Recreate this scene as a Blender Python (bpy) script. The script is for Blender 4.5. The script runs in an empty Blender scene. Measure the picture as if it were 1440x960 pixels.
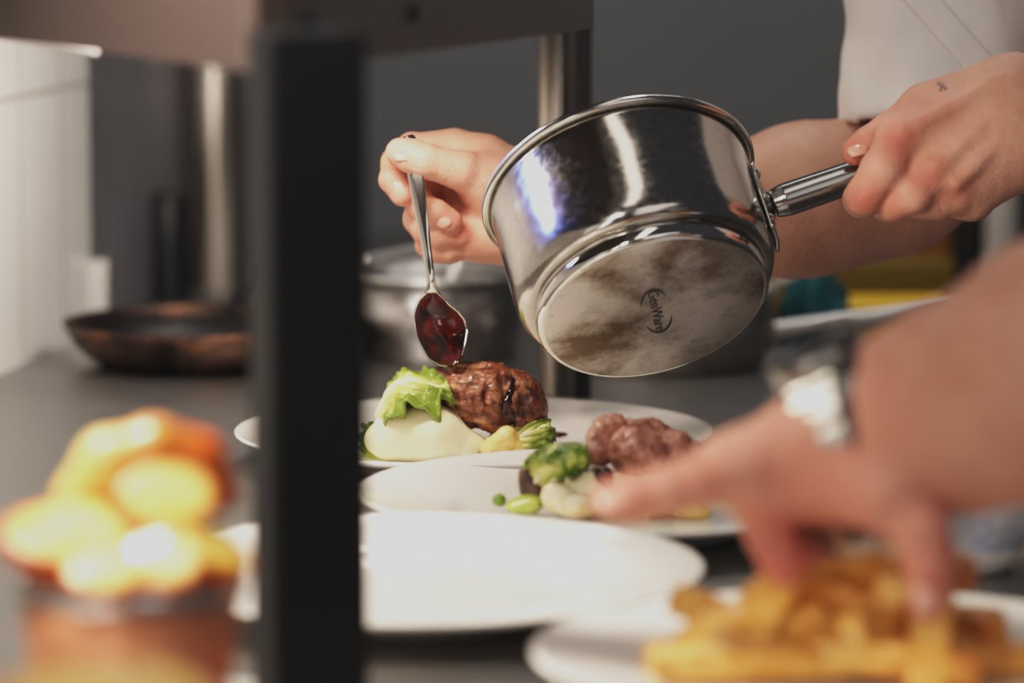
import bpy, bmesh, math, random
import numpy as np
from mathutils import Vector, Matrix, Euler

random.seed(7)
rng = np.random.RandomState(5)
S = bpy.context.scene
COL = S.collection
PI = math.pi

# ------------------------------------------------------------------ camera frame
F = 5400.0                       # focal length for the 1440 px wide frame (135 mm)
CT = 0.9                         # worktop height
CAM = np.array([0.0, 0.0, CT + 0.34])
PITCH = math.atan(659 / F)
RIGHT = np.array([1.0, 0, 0])
FWD = np.array([0, math.cos(PITCH), -math.sin(PITCH)])
UP = np.array([0, math.sin(PITCH), math.cos(PITCH)])

def P(x, y, d):
    return CAM + d * (FWD + (x - 720) / F * RIGHT - (y - 480) / F * UP)

def G(x, y, z):
    r = FWD + (x - 720) / F * RIGHT - (y - 480) / F * UP
    return CAM + r * ((z - CAM[2]) / r[2])

def IMG(dx, dy, dz=0.0):
    """direction given as right / down / away as the photographer sees it"""
    v = dx * RIGHT - dy * UP + dz * FWD
    return v / np.linalg.norm(v)

# ------------------------------------------------------------------ tagging
def tag(o, label=None, cat=None, group=None, kind=None):
    if label: o['label'] = label
    if cat: o['category'] = cat
    if group: o['group'] = group
    if kind: o['kind'] = kind
    return o

def empty(name, loc, label=None, cat=None, group=None):
    o = bpy.data.objects.new(name, None)
    COL.objects.link(o)
    o.empty_display_size = 0.02
    o.location = Vector(loc)
    return tag(o, label, cat, group)

def wloc(o):
    v = np.zeros(3)
    while o is not None:
        v = v + np.array(o.location)
        o = o.parent
    return v

def link(name, V, Fc, mat, parent=None, smooth=True, attr=None, origin=None, mats=None, fmat=None):
    """one mesh object out of world-space vertices"""
    V = np.asarray(V, dtype=float)
    if parent is not None:
        org = wloc(parent) if origin is None else np.asarray(origin, float)
    elif origin is not None:
        org = np.asarray(origin, float)
    else:
        lo, hi = V.min(0), V.max(0)
        org = np.array([(lo[0] + hi[0]) / 2, (lo[1] + hi[1]) / 2, lo[2]])
    me = bpy.data.meshes.new(name)
    me.from_pydata((V - org).tolist(), [], [list(map(int, f)) for f in Fc])
    if mats:
        for m in mats: me.materials.append(m)
        if fmat is not None: me.polygons.foreach_set('material_index', np.asarray(fmat, dtype=np.int32))
    else:
        me.materials.append(mat)
    if smooth:
        me.polygons.foreach_set('use_smooth', [True] * len(me.polygons))
    if attr:
        for k, a in attr.items():
            at = me.attributes.new(k, 'FLOAT', 'POINT')
            at.data.foreach_set('value', np.asarray(a, dtype=np.float32))
    me.update()
    o = bpy.data.objects.new(name, me)
    COL.objects.link(o)
    if parent is not None:
        o.parent = parent
        o.location = Vector(org - wloc(parent))
    else:
        o.location = Vector(org)
    return o

# ------------------------------------------------------------------ noise
def vnoise(p, seed=0):
    p = np.asarray(p, dtype=float)
    i = np.floor(p).astype(np.int64)
    f = p - i
    f = f * f * (3 - 2 * f)
    def h(a, b, c):
        n = (a * 374761393 + b * 668265263 + c * 2147483647 + seed * 974634777) & 0xffffffff
        n = ((n ^ (n >> 13)) * 1274126177) & 0xffffffff
        n = (n ^ (n >> 16)) & 0xffff
        return n / 65535.0
    r = 0
    for a in (0, 1):
        for b in (0, 1):
            for c in (0, 1):
                w = (f[:, 0] if a else 1 - f[:, 0]) * (f[:, 1] if b else 1 - f[:, 1]) * (f[:, 2] if c else 1 - f[:, 2])
                r = r + w * h(i[:, 0] + a, i[:, 1] + b, i[:, 2] + c)
    return r

def fbm(p, seed=0, o=3):
    s, a, t = 0, 1.0, 0
    for k in range(o):
        s = s + a * vnoise(p * 2 ** k, seed + k); t += a; a *= .5
    return s / t - .5

# ------------------------------------------------------------------ smooth solids
class Solid:
    """smooth union of tapered capsules, ellipsoids and rounded boxes, meshed as ONE surface"""
    def __init__(s): s.ops = []
    def cone(s, a, b, ra, rb, k=.004, sub=False):
        s.ops.append(('c', np.asarray(a, float), np.asarray(b, float), ra, rb, k, sub)); return s
    def ell(s, c, r, R=None, k=.004, sub=False):
        s.ops.append(('e', np.asarray(c, float), np.asarray(r, float), np.eye(3) if R is None else np.asarray(R, float), None, k, sub)); return s
    def box(s, c, h, R=None, rad=.002, k=.002, sub=False):
        s.ops.append(('b', np.asarray(c, float), np.asarray(h, float), np.eye(3) if R is None else np.asarray(R, float), rad, k, sub)); return s
    def chain(s, pts, k=.003, k0=None):
        for i in range(len(pts) - 1):
            s.cone(pts[i][0], pts[i + 1][0], pts[i][1], pts[i + 1][1], k0 if (i == 0 and k0) else k)
        return s
    def bounds(s, o):
        if o[0] == 'c':
            m = max(o[3], o[4])
            return np.minimum(o[1], o[2]) - m, np.maximum(o[1], o[2]) + m
        m = np.linalg.norm(o[2]) if o[0] == 'b' else np.max(o[2])
        return o[1] - m, o[1] + m
    def mesh(s, res):
        B = [s.bounds(o) for o in s.ops if not o[6]]
        lo = np.min([b[0] for b in B], 0) - 3 * res - .004
        hi = np.max([b[1] for b in B], 0) + 3 * res + .004
        n = np.ceil((hi - lo) / res).astype(int) + 1
        ax = [lo[i] + res * np.arange(n[i]) for i in range(3)]
        D = np.full(n, 0.05, dtype=np.float32)
        for o in s.ops:
            b0, b1 = s.bounds(o); k = o[5]; pad = k + 3 * res
            i0 = np.clip(np.floor((b0 - pad - lo) / res).astype(int), 0, n - 1)
            i1 = np.clip(np.ceil((b1 + pad - lo) / res).astype(int) + 1, 1, n)
            sl = tuple(slice(i0[i], i1[i]) for i in range(3))
            X = ax[0][sl[0]][:, None, None]; Y = ax[1][sl[1]][None, :, None]; Z = ax[2][sl[2]][None, None, :]
            if o[0] == 'c':
                a, b, ra, rb = o[1], o[2], o[3], o[4]
                ab = b - a; L = max(ab @ ab, 1e-12)
                t = np.clip(((X - a[0]) * ab[0] + (Y - a[1]) * ab[1] + (Z - a[2]) * ab[2]) / L, 0, 1)
                d = np.sqrt((X - a[0] - t * ab[0]) ** 2 + (Y - a[1] - t * ab[1]) ** 2 + (Z - a[2] - t * ab[2]) ** 2) - (ra + (rb - ra) * t)
            else:
                c, r, R = o[1], o[2], o[3]
                q = [(X - c[0]) * R[j][0] + (Y - c[1]) * R[j][1] + (Z - c[2]) * R[j][2] for j in range(3)]
                if o[0] == 'e':
                    k0 = np.sqrt(sum((q[j] / r[j]) ** 2 for j in range(3)))
                    k1 = np.sqrt(sum((q[j] / r[j] ** 2) ** 2 for j in range(3))) + 1e-9
                    d = k0 * (k0 - 1) / k1
                else:
                    e = [np.abs(q[j]) - (r[j] - o[4]) for j in range(3)]
                    d = np.sqrt(sum(np.maximum(x, 0) ** 2 for x in e)) + np.minimum(np.maximum(np.maximum(e[0], e[1]), e[2]), 0) - o[4]
            A = D[sl]
            if o[6]:
                d = -d
                h = np.maximum(k - np.abs(A - d), 0) / k
                D[sl] = np.maximum(A, d) + h * h * k * .25
            else:
                h = np.maximum(k - np.abs(A - d), 0) / k
                D[sl] = np.minimum(A, d) - h * h * k * .25
        return surface_nets(D, lo, res)

def surface_nets(D, lo, res):
    n = np.array(D.shape); ins = D < 0
    c = np.zeros(n - 1, dtype=np.int8)
    for a in (0, 1):
        for b in (0, 1):
            for e in (0, 1):
                c += ins[a:n[0] - 1 + a, b:n[1] - 1 + b, e:n[2] - 1 + e]
    act = (c > 0) & (c < 8)
    idx = np.full(n - 1, -1, dtype=np.int64)
    I = np.argwhere(act)
    idx[act] = np.arange(len(I))
    acc = np.zeros((len(I), 3)); cnt = np.zeros(len(I))
    cor = [(a, b, e) for a in (0, 1) for b in (0, 1) for e in (0, 1)]
    val = {q: D[I[:, 0] + q[0], I[:, 1] + q[1], I[:, 2] + q[2]].astype(float) for q in cor}
    for q in cor:
        for x in range(3):
            if q[x] == 0:
                q2 = list(q); q2[x] = 1; q2 = tuple(q2)
                v0, v1 = val[q], val[q2]
                m = (v0 < 0) != (v1 < 0)
                t = np.where(m, v0 / np.where(v0 == v1, 1, v0 - v1), 0)
                p = np.tile(np.array(q, float), (len(I), 1)); p[:, x] = t
                acc[m] += p[m]; cnt[m] += 1
    V = lo + res * (I + acc / cnt[:, None])
    Q = []
    for x in range(3):
        y, z = (x + 1) % 3, (x + 2) % 3
        s0 = [slice(None)] * 3; s1 = [slice(None)] * 3
        s0[x] = slice(0, -1); s1[x] = slice(1, None)
        a, b = ins[tuple(s0)], ins[tuple(s1)]
        E = np.argwhere(a != b)
        E = E[(E[:, y] > 0) & (E[:, z] > 0) & (E[:, y] < n[y] - 1) & (E[:, z] < n[z] - 1)]
        def cell(dy, dz):
            e = E.copy(); e[:, y] -= dy; e[:, z] -= dz
            return idx[e[:, 0], e[:, 1], e[:, 2]]
        q = np.stack([cell(1, 1), cell(0, 1), cell(0, 0), cell(1, 0)], 1)
        flip = ~a[E[:, 0], E[:, 1], E[:, 2]]
        q[flip] = q[flip][:, ::-1]
        Q.append(q)
    Q = np.concatenate(Q)
    Q = Q[(Q >= 0).all(1)]
    return V, Q

def vnormals(V, Q):
    Q = np.asarray(Q)
    fn = np.cross(V[Q[:, 2]] - V[Q[:, 0]], V[Q[:, 3]] - V[Q[:, 1]])
    N = np.zeros_like(V)
    for j in range(4): np.add.at(N, Q[:, j], fn)
    return N / (np.linalg.norm(N, axis=1)[:, None] + 1e-12)

def relax(V, Q, it=2, lam=.5):
    Q = np.asarray(Q)
    for _ in range(it):
        A = np.zeros_like(V); c = np.zeros(len(V))
        for j in range(4):
            for m in (1, 3):
                np.add.at(A, Q[:, j], V[Q[:, (j + m) % 4]]); np.add.at(c, Q[:, j], 1)
        V = V + lam * (A / np.maximum(c, 1)[:, None] - V)
    return V

def pits(V, freq, seed=0, o=4):
    return np.clip(-fbm(V * freq, seed, o) * 4.2 - .12, 0, 1)
def rough(V, Q, amp, freq, seed=0, o=3, aniso=None):
    N = vnormals(V, Q)
    p = V * freq if aniso is None else (V @ np.asarray(aniso).T) * freq
    return V + N * (amp * 2 * fbm(p, seed, o))[:, None]

# ------------------------------------------------------------------ simple surfaces
def frame(n, ref=None):
    n = np.asarray(n, float); n = n / np.linalg.norm(n)
    r = np.array([0, 0, 1.0]) if ref is None else np.asarray(ref, float)
    if abs(n @ r) > .99 * np.linalg.norm(r): r = np.array([1.0, 0, 0])
    a = r - n * (n @ r); a /= np.linalg.norm(a)
    return a, np.cross(n, a), n

def lathe(profile, org, axis=(0, 0, 1), seg=96, close=False, ref=None):
    a, b, n = frame(axis, ref)
    t = np.linspace(0, 2 * PI, seg, endpoint=False)
    V = []; Fc = []; ring = []
    for r, h in profile:
        if r < 1e-6:
            ring.append([len(V)]); V.append(org + n * h)
        else:
            ring.append(list(range(len(V), len(V) + seg)))
            V += list(org + n * h + r * (np.cos(t)[:, None] * a + np.sin(t)[:, None] * b))
    m = len(profile)
    for i in range(m if close else m - 1):
        A, B = ring[i], ring[(i + 1) % m]
        for j in range(seg):
            k = (j + 1) % seg
            if len(A) == 1 and len(B) == 1: continue
            if len(A) == 1: Fc.append((A[0], B[k], B[j]))
            elif len(B) == 1: Fc.append((A[j], A[k], B[0]))
            else: Fc.append((A[j], A[k], B[k], B[j]))
    return np.array(V), Fc

def smoothpath(pts, n):
    pts = np.asarray(pts, float)
    m = len(pts)
    out = []
    for u in np.linspace(0, m - 1, n):
        i = min(int(u), m - 2); t = u - i
        p0, p1, p2, p3 = pts[max(i - 1, 0)], pts[i], pts[i + 1], pts[min(i + 2, m - 1)]
        out.append(.5 * (2 * p1 + (p2 - p0) * t + (2 * p0 - 5 * p1 + 4 * p2 - p3) * t ** 2 + (3 * p1 - p0 - 3 * p2 + p3) * t ** 3))
    return np.array(out)

def tube(pts, radii, seg=20, n=None, ref=None, flat=1.0, cap=True):
    pts = np.asarray(pts, float); radii = np.asarray(radii, float)
    if n:
        pr = smoothpath(np.hstack([pts, radii[:, None]]), n); pts, radii = pr[:, :3], pr[:, 3]
    t = np.gradient(pts, axis=0); t /= np.linalg.norm(t, axis=1)[:, None]
    V = []; Fc = []
    r0 = np.array([0, 0, 1.0]) if ref is None else np.asarray(ref, float)
    for i in range(len(pts)):
        a = r0 - t[i] * (t[i] @ r0)
        if np.linalg.norm(a) < 1e-3: a = np.cross(t[i], [1, 0, 0])
        a /= np.linalg.norm(a); b = np.cross(t[i], a); r0 = a if ref is None else r0
        for s in range(seg):
            w = 2 * PI * s / seg
            V.append(pts[i] + radii[i] * (math.cos(w) * a * flat + math.sin(w) * b))
    for i in range(len(pts) - 1):
        for s in range(seg):
            q = (s + 1) % seg
            Fc.append((i * seg + s, i * seg + q, (i + 1) * seg + q, (i + 1) * seg + s))
    if cap:
        Fc.append(tuple(range(seg))[::-1]); Fc.append(tuple(range((len(pts) - 1) * seg, len(pts) * seg)))
    return np.array(V), Fc

def bbox_mesh(c, h, bev=.002, R=None, seg=2):
    bm = bmesh.new()
    bmesh.ops.create_cube(bm, size=2)
    for v in bm.verts: v.co = Vector((v.co.x * h[0], v.co.y * h[1], v.co.z * h[2]))
    if bev > 0:
        bmesh.ops.bevel(bm, geom=bm.edges[:], offset=bev, segments=seg, profile=.5, affect='EDGES')
    V = np.array([v.co[:] for v in bm.verts]); bm.verts.ensure_lookup_table()
    bm.verts.index_update()
    Fc = [[v.index for v in f.verts] for f in bm.faces]
    bm.free()
    if R is not None: V = V @ np.asarray(R)
    return V + np.asarray(c, float), Fc

def prism(poly, z0, z1):
    n = len(poly)
    V = [(x, y, z0) for x, y in poly] + [(x, y, z1) for x, y in poly]
    Fc = [tuple(range(n))[::-1], tuple(range(n, 2 * n))] + [(i, (i + 1) % n, n + (i + 1) % n, n + i) for i in range(n)]
    return np.array(V, float), Fc

def sheet(fn, nu, nv, thick=.0008):
    """fn(u,v) -> point, closed thin double-sided sheet"""
    g = np.array([[fn(u, v) for v in np.linspace(0, 1, nv)] for u in np.linspace(0, 1, nu)])
    du = np.gradient(g, axis=0); dv = np.gradient(g, axis=1)
    N = np.cross(du, dv); N /= np.linalg.norm(N, axis=2)[:, :, None] + 1e-12
    A = (g + N * thick / 2).reshape(-1, 3); B = (g - N * thick / 2).reshape(-1, 3)
    V = np.vstack([A, B]); o = nu * nv; Fc = []
    for i in range(nu - 1):
        for j in range(nv - 1):
            a, b, c, d = i * nv + j, (i + 1) * nv + j, (i + 1) * nv + j + 1, i * nv + j + 1
            Fc.append((a, b, c, d)); Fc.append((o + d, o + c, o + b, o + a))
    rim = [(0, j) for j in range(nv)] + [(i, nv - 1) for i in range(1, nu)] + [(nu - 1, j) for j in range(nv - 2, -1, -1)] + [(i, 0) for i in range(nu - 2, 0, -1)]
    for q in range(len(rim)):
        a = rim[q][0] * nv + rim[q][1]; b = rim[(q + 1) % len(rim)]; b = b[0] * nv + b[1]
        Fc.append((a, b, o + b, o + a))
    uu, vv = np.meshgrid(np.linspace(0, 1, nu), np.linspace(0, 1, nv), indexing='ij')
    return V, Fc, np.concatenate([uu.ravel()] * 2), np.concatenate([vv.ravel()] * 2)

# ------------------------------------------------------------------ materials
def srgb(r, g, b):
    def f(c):
        c /= 255.0
        return c / 12.92 if c <= .04045 else ((c + .055) / 1.055) ** 2.4
    return (f(r), f(g), f(b), 1)

class Mat:
    def __init__(s, name, base=(.5, .5, .5, 1), rough=.5, metal=0.0, spec=None, coat=0, sss=0, sssr=(.01, .004, .002)):
        s.m = bpy.data.materials.new(name); s.m.use_nodes = True
        s.t = s.m.node_tree; s.n = s.t.nodes
        s.b = s.n['Principled BSDF']
        s.set('Base Color', base); s.set('Roughness', rough); s.set('Metallic', metal)
        if spec is not None: s.set('Specular IOR Level', spec)
        if coat: s.set('Coat Weight', coat); s.set('Coat Roughness', .08)
        if sss:
            s.set('Subsurface Weight', sss); s.set('Subsurface Radius', sssr); s.set('Subsurface Scale', 1.0)
        s.tc = None
    def set(s, k, v): s.b.inputs[k].default_value = v
    def L(s, a, b): s.t.links.new(a, b)
    def coord(s, kind='Object', scale=(1, 1, 1), rot=(0, 0, 0)):
        if s.tc is None: s.tc = s.n.new('ShaderNodeTexCoord')
        mp = s.n.new('ShaderNodeMapping'); mp.inputs['Scale'].default_value = scale; mp.inputs['Rotation'].default_value = rot
        s.L(s.tc.outputs[kind], mp.inputs[0]); return mp.outputs[0]
    def noise(s, scale, detail=4, rough=.55, vec=None, dist=0):
        n = s.n.new('ShaderNodeTexNoise'); n.inputs['Scale'].default_value = scale
        n.inputs['Detail'].default_value = detail; n.inputs['Roughness'].default_value = rough; n.inputs['Distortion'].default_value = dist
        s.L(vec if vec is not None else s.coord(), n.inputs['Vector']); return n.outputs[0]
    def ramp(s, fac, stops):
        r = s.n.new('ShaderNodeValToRGB'); e = r.color_ramp.elements
        while len(e) < len(stops): e.new(.5)
        for i, (p, c) in enumerate(stops): e[i].position = p; e[i].color = c if len(c) == 4 else (*c, 1)
        s.L(fac, r.inputs[0]); return r.outputs[0]
    def attr(s, name):
        a = s.n.new('ShaderNodeAttribute'); a.attribute_name = name; return a.outputs['Fac']
    def mix(s, fac, a, b, mode='MIX'):
        m = s.n.new('ShaderNodeMix'); m.data_type = 'RGBA'; m.blend_type = mode
        for k, v in ((0, fac), (6, a), (7, b)):
            if hasattr(v, 'is_output'): s.L(v, m.inputs[k])
            else: m.inputs[k].default_value = v
        return m.outputs[2]
    def math(s, op, a, b=None):
        m = s.n.new('ShaderNodeMath'); m.operation = op
        for k, v in ((0, a), (1, b)):
            if v is None: continue
            if hasattr(v, 'is_output'): s.L(v, m.inputs[k])
            else: m.inputs[k].default_value = v
        return m.outputs[0]
    def color(s, sock): s.L(sock, s.b.inputs['Base Color']); return s
    def roughness(s, sock): s.L(sock, s.b.inputs['Roughness']); return s
    def bump(s, h, strength=.3, dist=.002):
        b = s.n.new('ShaderNodeBump'); b.inputs['Strength'].default_value = strength; b.inputs['Distance'].default_value = dist
        s.L(h, b.inputs['Height']); s.L(b.outputs[0], s.b.inputs['Normal']); return s

def m_skin(name, c1, c2, red, rgh=.5):
    m = Mat(name, c1, rgh, sss=.12, sssr=(.012, .004, .002), spec=.35)
    n = m.noise(35, 4); n2 = m.noise(160, 3)
    c = m.mix(m.ramp(n, [(.35, (0, 0, 0)), (.68, (1, 1, 1))]), c1, c2)
    c = m.mix(m.math('MULTIPLY', n2, .22), c, red)
    c = m.mix(m.attr('red'), c, red)
    c = m.mix(m.attr('ink'), c, (.06, .05, .06, 1))
    m.color(c)
    w = m.n.new('ShaderNodeTexVoronoi'); w.inputs['Scale'].default_value = 900
    m.L(m.coord(), w.inputs['Vector'])
    h = m.math('ADD', m.math('MULTIPLY', w.outputs['Distance'], .5), m.math('MULTIPLY', m.noise(260, 4), 1.2))
    m.bump(h, .42, .001)
    return m.m

def m_steel(name, c=(.62, .6, .57, 1), r=.2, streak=None, dirt=None):
    m = Mat(name, c, r, 1.0)
    if streak:
        v = m.coord('Object', streak)
        n = m.noise(40, 4, .6, v)
        m.roughness(m.ramp(n, [(.3, (r * .8,) * 3), (.7, (r * 1.35,) * 3)]))
        m.color(m.ramp(n, [(.3, tuple(x * .88 for x in c[:3])), (.7, tuple(min(1, x * 1.06) for x in c[:3]))]))
        m.bump(n, .04, .0005)
    if dirt:
        n = m.noise(dirt[0], 6, .65, None, .4)
        m.color(m.ramp(n, [(dirt[1], c), (dirt[2], dirt[3])]))
    return m.m

M = {}
M['wall'] = Mat('wall_grey', srgb(112, 113, 116), .75)
M['wall'].color(M['wall'].ramp(M['wall'].noise(3, 3), [(.3, srgb(108, 109, 112)), (.7, srgb(116, 117, 120))])); M['wall'] = M['wall'].m
M['floor'] = Mat('floor_vinyl', srgb(70, 66, 62), .6)
M['floor'].color(M['floor'].ramp(M['floor'].noise(60, 3), [(.35, srgb(58, 55, 52)), (.65, srgb(84, 80, 76))])); M['floor'] = M['floor'].m
# tile wall: 100 x 200 mm upright tiles
t = Mat('glazed_tile', srgb(236, 228, 220), .18, coat=.3)
sx = t.n.new('ShaderNodeSeparateXYZ'); t.L(t.coord(), sx.inputs[0])
def near_joint(m, s, per, off, w):
    q = m.math('ABSOLUTE', m.math('SUBTRACT', m.math('FRACT', m.math('DIVIDE', m.math('ADD', s, off), per)), .5))
    return m.math('GREATER_THAN', q, .5 - w / per)
jj = t.math('MAXIMUM', near_joint(t, sx.outputs[0], .104, .047, .0018), near_joint(t, sx.outputs[2], .2, .014, .0018))
t.color(t.mix(jj, t.ramp(t.noise(6, 3), [(.3, srgb(232, 225, 218)), (.7, srgb(243, 238, 232))]), srgb(190, 182, 172)))
t.bump(t.math('SUBTRACT', 1.0, jj), .4, .001); M['tile'] = t.m
pn = Mat('grey_panel', srgb(128, 127, 130), .4, .3); pn.color(pn.ramp(pn.noise(5, 3), [(.3, srgb(112, 111, 114)), (.7, srgb(140, 139, 142))])); M['panel'] = pn.m
M['counter'] = Mat('worktop_steel', (.36, .35, .335, 1), .36, 1.0)
c = M['counter']; n1 = c.noise(28, 5, .6, c.coord('Object', (1, 26, 1), (0, 0, .12))); n2 = c.noise(9, 4)
c.color(c.mix(n2, c.ramp(n1, [(.3, (.28, .268, .255)), (.7, (.44, .425, .41))]), (.36, .345, .33, 1)))
c.roughness(c.ramp(n1, [(.3, (.32,) * 3), (.7, (.48,) * 3)])); c.bump(n1, .05, .0006); M['counter'] = c.m
M['pan'] = m_steel('pan_steel', (.50, .465, .43, 1), .15, (6, 6, 6))
M['pan_ring'] = m_steel('polished_steel', (.66, .64, .61, 1), .09)
M['handle'] = m_steel('handle_steel', (.34, .33, .32, 1), .2)
b = Mat('pan_base_aluminium', (.55, .51, .47, 1), .42, .75)
nb = b.noise(30, 8, .7, None, .15); nc = b.noise(13, 3, .5)
st = b.ramp(b.math('ADD', b.math('MULTIPLY', nb, .5), b.math('MULTIPLY', nc, .62)), [(.5, (0, 0, 0)), (.66, (1, 1, 1))])
sp = b.ramp(b.noise(170, 6, .75), [(.56, (0, 0, 0)), (.66, (1, 1, 1))])
cb = b.mix(st, (.6, .55, .5, 1), (.16, .105, .06, 1))
b.color(b.mix(b.math('MULTIPLY', sp, b.math('MULTIPLY', nb, .8)), cb, (.10, .08, .06, 1)))
b.roughness(b.ramp(nb, [(.35, (.34,) * 3), (.7, (.55,) * 3)])); M['pan_base'] = b.m
M['logo'] = Mat('etched_mark', (.07, .055, .05, 1), .5, .3).m
M['steel'] = m_steel('stainless_steel', (.6, .58, .55, 1), .2, (4, 4, 4))
tb = Mat('chrome_tube', (.62, .55, .48, 1), .32, 1.0); tb.set('Anisotropic', .95); tb.set('Anisotropic Rotation', .25); tg = tb.n.new('ShaderNodeTangent'); tg.direction_type = 'RADIAL'; tg.axis = 'Z'; tb.L(tg.outputs[0], tb.b.inputs['Tangent']); M['chrome'] = tb.m
M['dull_steel'] = m_steel('dull_steel', (.42, .40, .385, 1), .3, (3, 3, 3))
M['satin'] = m_steel('satin_steel', (.78, .75, .72, 1), .38)
M['spoon'] = m_steel('spoon_steel', (.7, .67, .63, 1), .12)
fp = Mat('burnt_copper_iron', (.2, .12, .08, 1), .38, .85)
nf = fp.noise(26, 6, .65, None, .5)
fp.color(fp.ramp(nf, [(.34, srgb(36, 30, 30)), (.5, srgb(80, 62, 55)), (.62, srgb(122, 86, 66)), (.74, srgb(184, 146, 118))])); M['fry_out'] = fp.m
M['fry_in'] = Mat('seasoned_iron', srgb(38, 34, 33), .35, .6).m
M['black'] = Mat('black_coated_steel', srgb(20, 20, 24), .35, .0, spec=.25).m
M['post'] = Mat('black_painted_post', srgb(15, 16, 18), .5, .0, spec=.2).m
M['fascia'] = Mat('brown_grey_fascia', srgb(56, 47, 45), .55, spec=.2).m
M['fascia_side'] = Mat('grey_painted_fascia', srgb(76, 76, 79), .5).m
pl = Mat('white_porcelain', srgb(240, 236, 230), .14, coat=.35); M['plate'] = pl.m
mash = Mat('mash', srgb(243, 232, 186), .4, sss=.2, sssr=(.008, .006, .003), spec=.4)
mash.color(mash.ramp(mash.noise(40, 3), [(.3, srgb(247, 232, 184)), (.7, srgb(252, 243, 212))])); mash.bump(mash.noise(70, 3), .12, .001); M['mash'] = mash.m
gp = Mat('green_puree', srgb(176, 194, 92), .3, sss=.15, sssr=(.004, .006, .002)); gp.color(gp.ramp(gp.noise(120, 4), [(.3, srgb(160, 180, 70)), (.7, srgb(198, 208, 120))])); M['puree'] = gp.m

def m_meat(name, dark, mid, light, pink, fib):
    m = Mat(name, mid, .33, coat=.35, spec=.5)
    n = m.noise(75, 6, .65, m.coord('Object', fib), .6); n2 = m.noise(32, 4, .6)
    c = m.ramp(n, [(.28, dark), (.48, mid), (.7, light)])
    c = m.mix(m.ramp(n2, [(.52, (0, 0, 0)), (.7, (.8, .8, .8))]), c, pink)
    m.color(c); m.roughness(m.ramp(n2, [(.3, (.22,) * 3), (.7, (.5,) * 3)]))
    m.color(m.mix(m.attr('pit'), c, dark)); m.bump(m.math('ADD', n, m.noise(320, 4)), .9, .002)  # hollows of the surface get darker: shade put into the meat colour
    return m.m
M['meat'] = m_meat('roast_lamb', srgb(52, 20, 12), srgb(130, 70, 44), srgb(204, 148, 110), srgb(146, 62, 46), (1, 1, 2.4))
M['meat_pink'] = m_meat('pink_lamb', srgb(96, 50, 40), srgb(172, 112, 94), srgb(212, 158, 138), srgb(186, 108, 102), (1.5, 1, 1))
M['sauce'] = Mat('gravy', srgb(64, 16, 8), .12, spec=.45)
s_ = M['sauce']; s_.color(s_.ramp(s_.noise(90, 3), [(.4, srgb(26, 7, 5)), (.75, srgb(92, 20, 14))])); M['sauce'] = s_.m

def m_leaf(name, stem, pale, green, char=None):
    m = Mat(name, green, .38, sss=.08, sssr=(.002, .004, .001), coat=.15)
    a = m.attr('edge')
    n = m.noise(110, 5, .65)
    f = m.math('ADD', a, m.math('MULTIPLY', m.math('SUBTRACT', n, .5), .7))
    c = m.ramp(f, [(.12, stem), (.42, pale), (.8, green)])
    if char is not None:
        c = m.mix(m.ramp(m.noise(60, 5, .6, None, .4), [(.58, (0, 0, 0)), (.68, (.85, .85, .85))]), c, char)
    m.color(c); m.bump(n, .35, .0015)
    return m.m
M['leaf'] = m_leaf('gem_lettuce', srgb(242, 238, 196), srgb(208, 208, 122), srgb(126, 146, 56))
M['leaf_char'] = m_leaf('charred_lettuce', srgb(228, 222, 150), srgb(160, 176, 66), srgb(74, 106, 26), srgb(70, 44, 22))
rp = Mat('roast_potato', srgb(232, 196, 120), .4, sss=.1, sssr=(.006, .004, .001))
rp.color(rp.ramp(rp.noise(75, 5, .6, None, .5), [(.3, srgb(242, 228, 170)), (.52, srgb(230, 194, 112)), (.64, srgb(178, 104, 40)), (.75, srgb(104, 52, 20))])); M['roast'] = rp.m
sh = Mat('braised_shallot', srgb(248, 236, 200), .3, sss=.2, sssr=(.006, .005, .003)); sh.color(sh.ramp(sh.noise(60, 4), [(.4, srgb(252, 240, 206)), (.62, srgb(240, 214, 156)), (.78, srgb(170, 96, 50))])); M['shallot'] = sh.m
M['pea'] = Mat('green_pea', srgb(104, 134, 48), .25, sss=.1).m
sq = Mat('sprout_green', srgb(90, 120, 40), .25, coat=.3); sq.color(sq.ramp(sq.noise(95, 5, .6, None, .6), [(.3, srgb(52, 72, 20)), (.48, srgb(104, 130, 44)), (.62, srgb(186, 190, 92)), (.74, srgb(80, 52, 26))])); sq.bump(sq.noise(150, 4), .5, .0015); M['sprout'] = sq.m
mu = Mat('mushroom', srgb(84, 58, 48), .45); mu.color(mu.ramp(mu.noise(90, 4), [(.3, srgb(58, 38, 34)), (.7, srgb(128, 92, 78))])); M['mushroom'] = mu.m
M['herb'] = Mat('dried_rosemary', srgb(120, 100, 48), .6).m
ch = Mat('fried_chip', srgb(222, 150, 60), .38, sss=.1, sssr=(.008, .004, .001), coat=.15)
nn = ch.noise(45, 5, .6, None, .3)
ch.color(ch.mix(ch.attr('edge'), ch.ramp(nn, [(.3, srgb(246, 204, 124)), (.55, srgb(234, 168, 78)), (.72, srgb(190, 106, 36))]), srgb(176, 90, 26)))
ch.bump(ch.noise(150, 4), .35, .001); M['chip'] = ch.m
c2 = Mat('fried_potato', srgb(240, 190, 90), .35, sss=.15, sssr=(.008, .004, .001), coat=.2)
c2.color(c2.mix(c2.attr('edge'), c2.ramp(c2.noise(40, 4), [(.3, srgb(250, 224, 140)), (.7, srgb(240, 186, 80))]), srgb(196, 86, 14))); M['wedge'] = c2.m
cu = Mat('copper', srgb(214, 144, 112), .4, .6); cu.color(cu.ramp(cu.noise(14, 3), [(.3, srgb(200, 128, 94)), (.7, srgb(216, 146, 112))])); M['copper'] = cu.m
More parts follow.
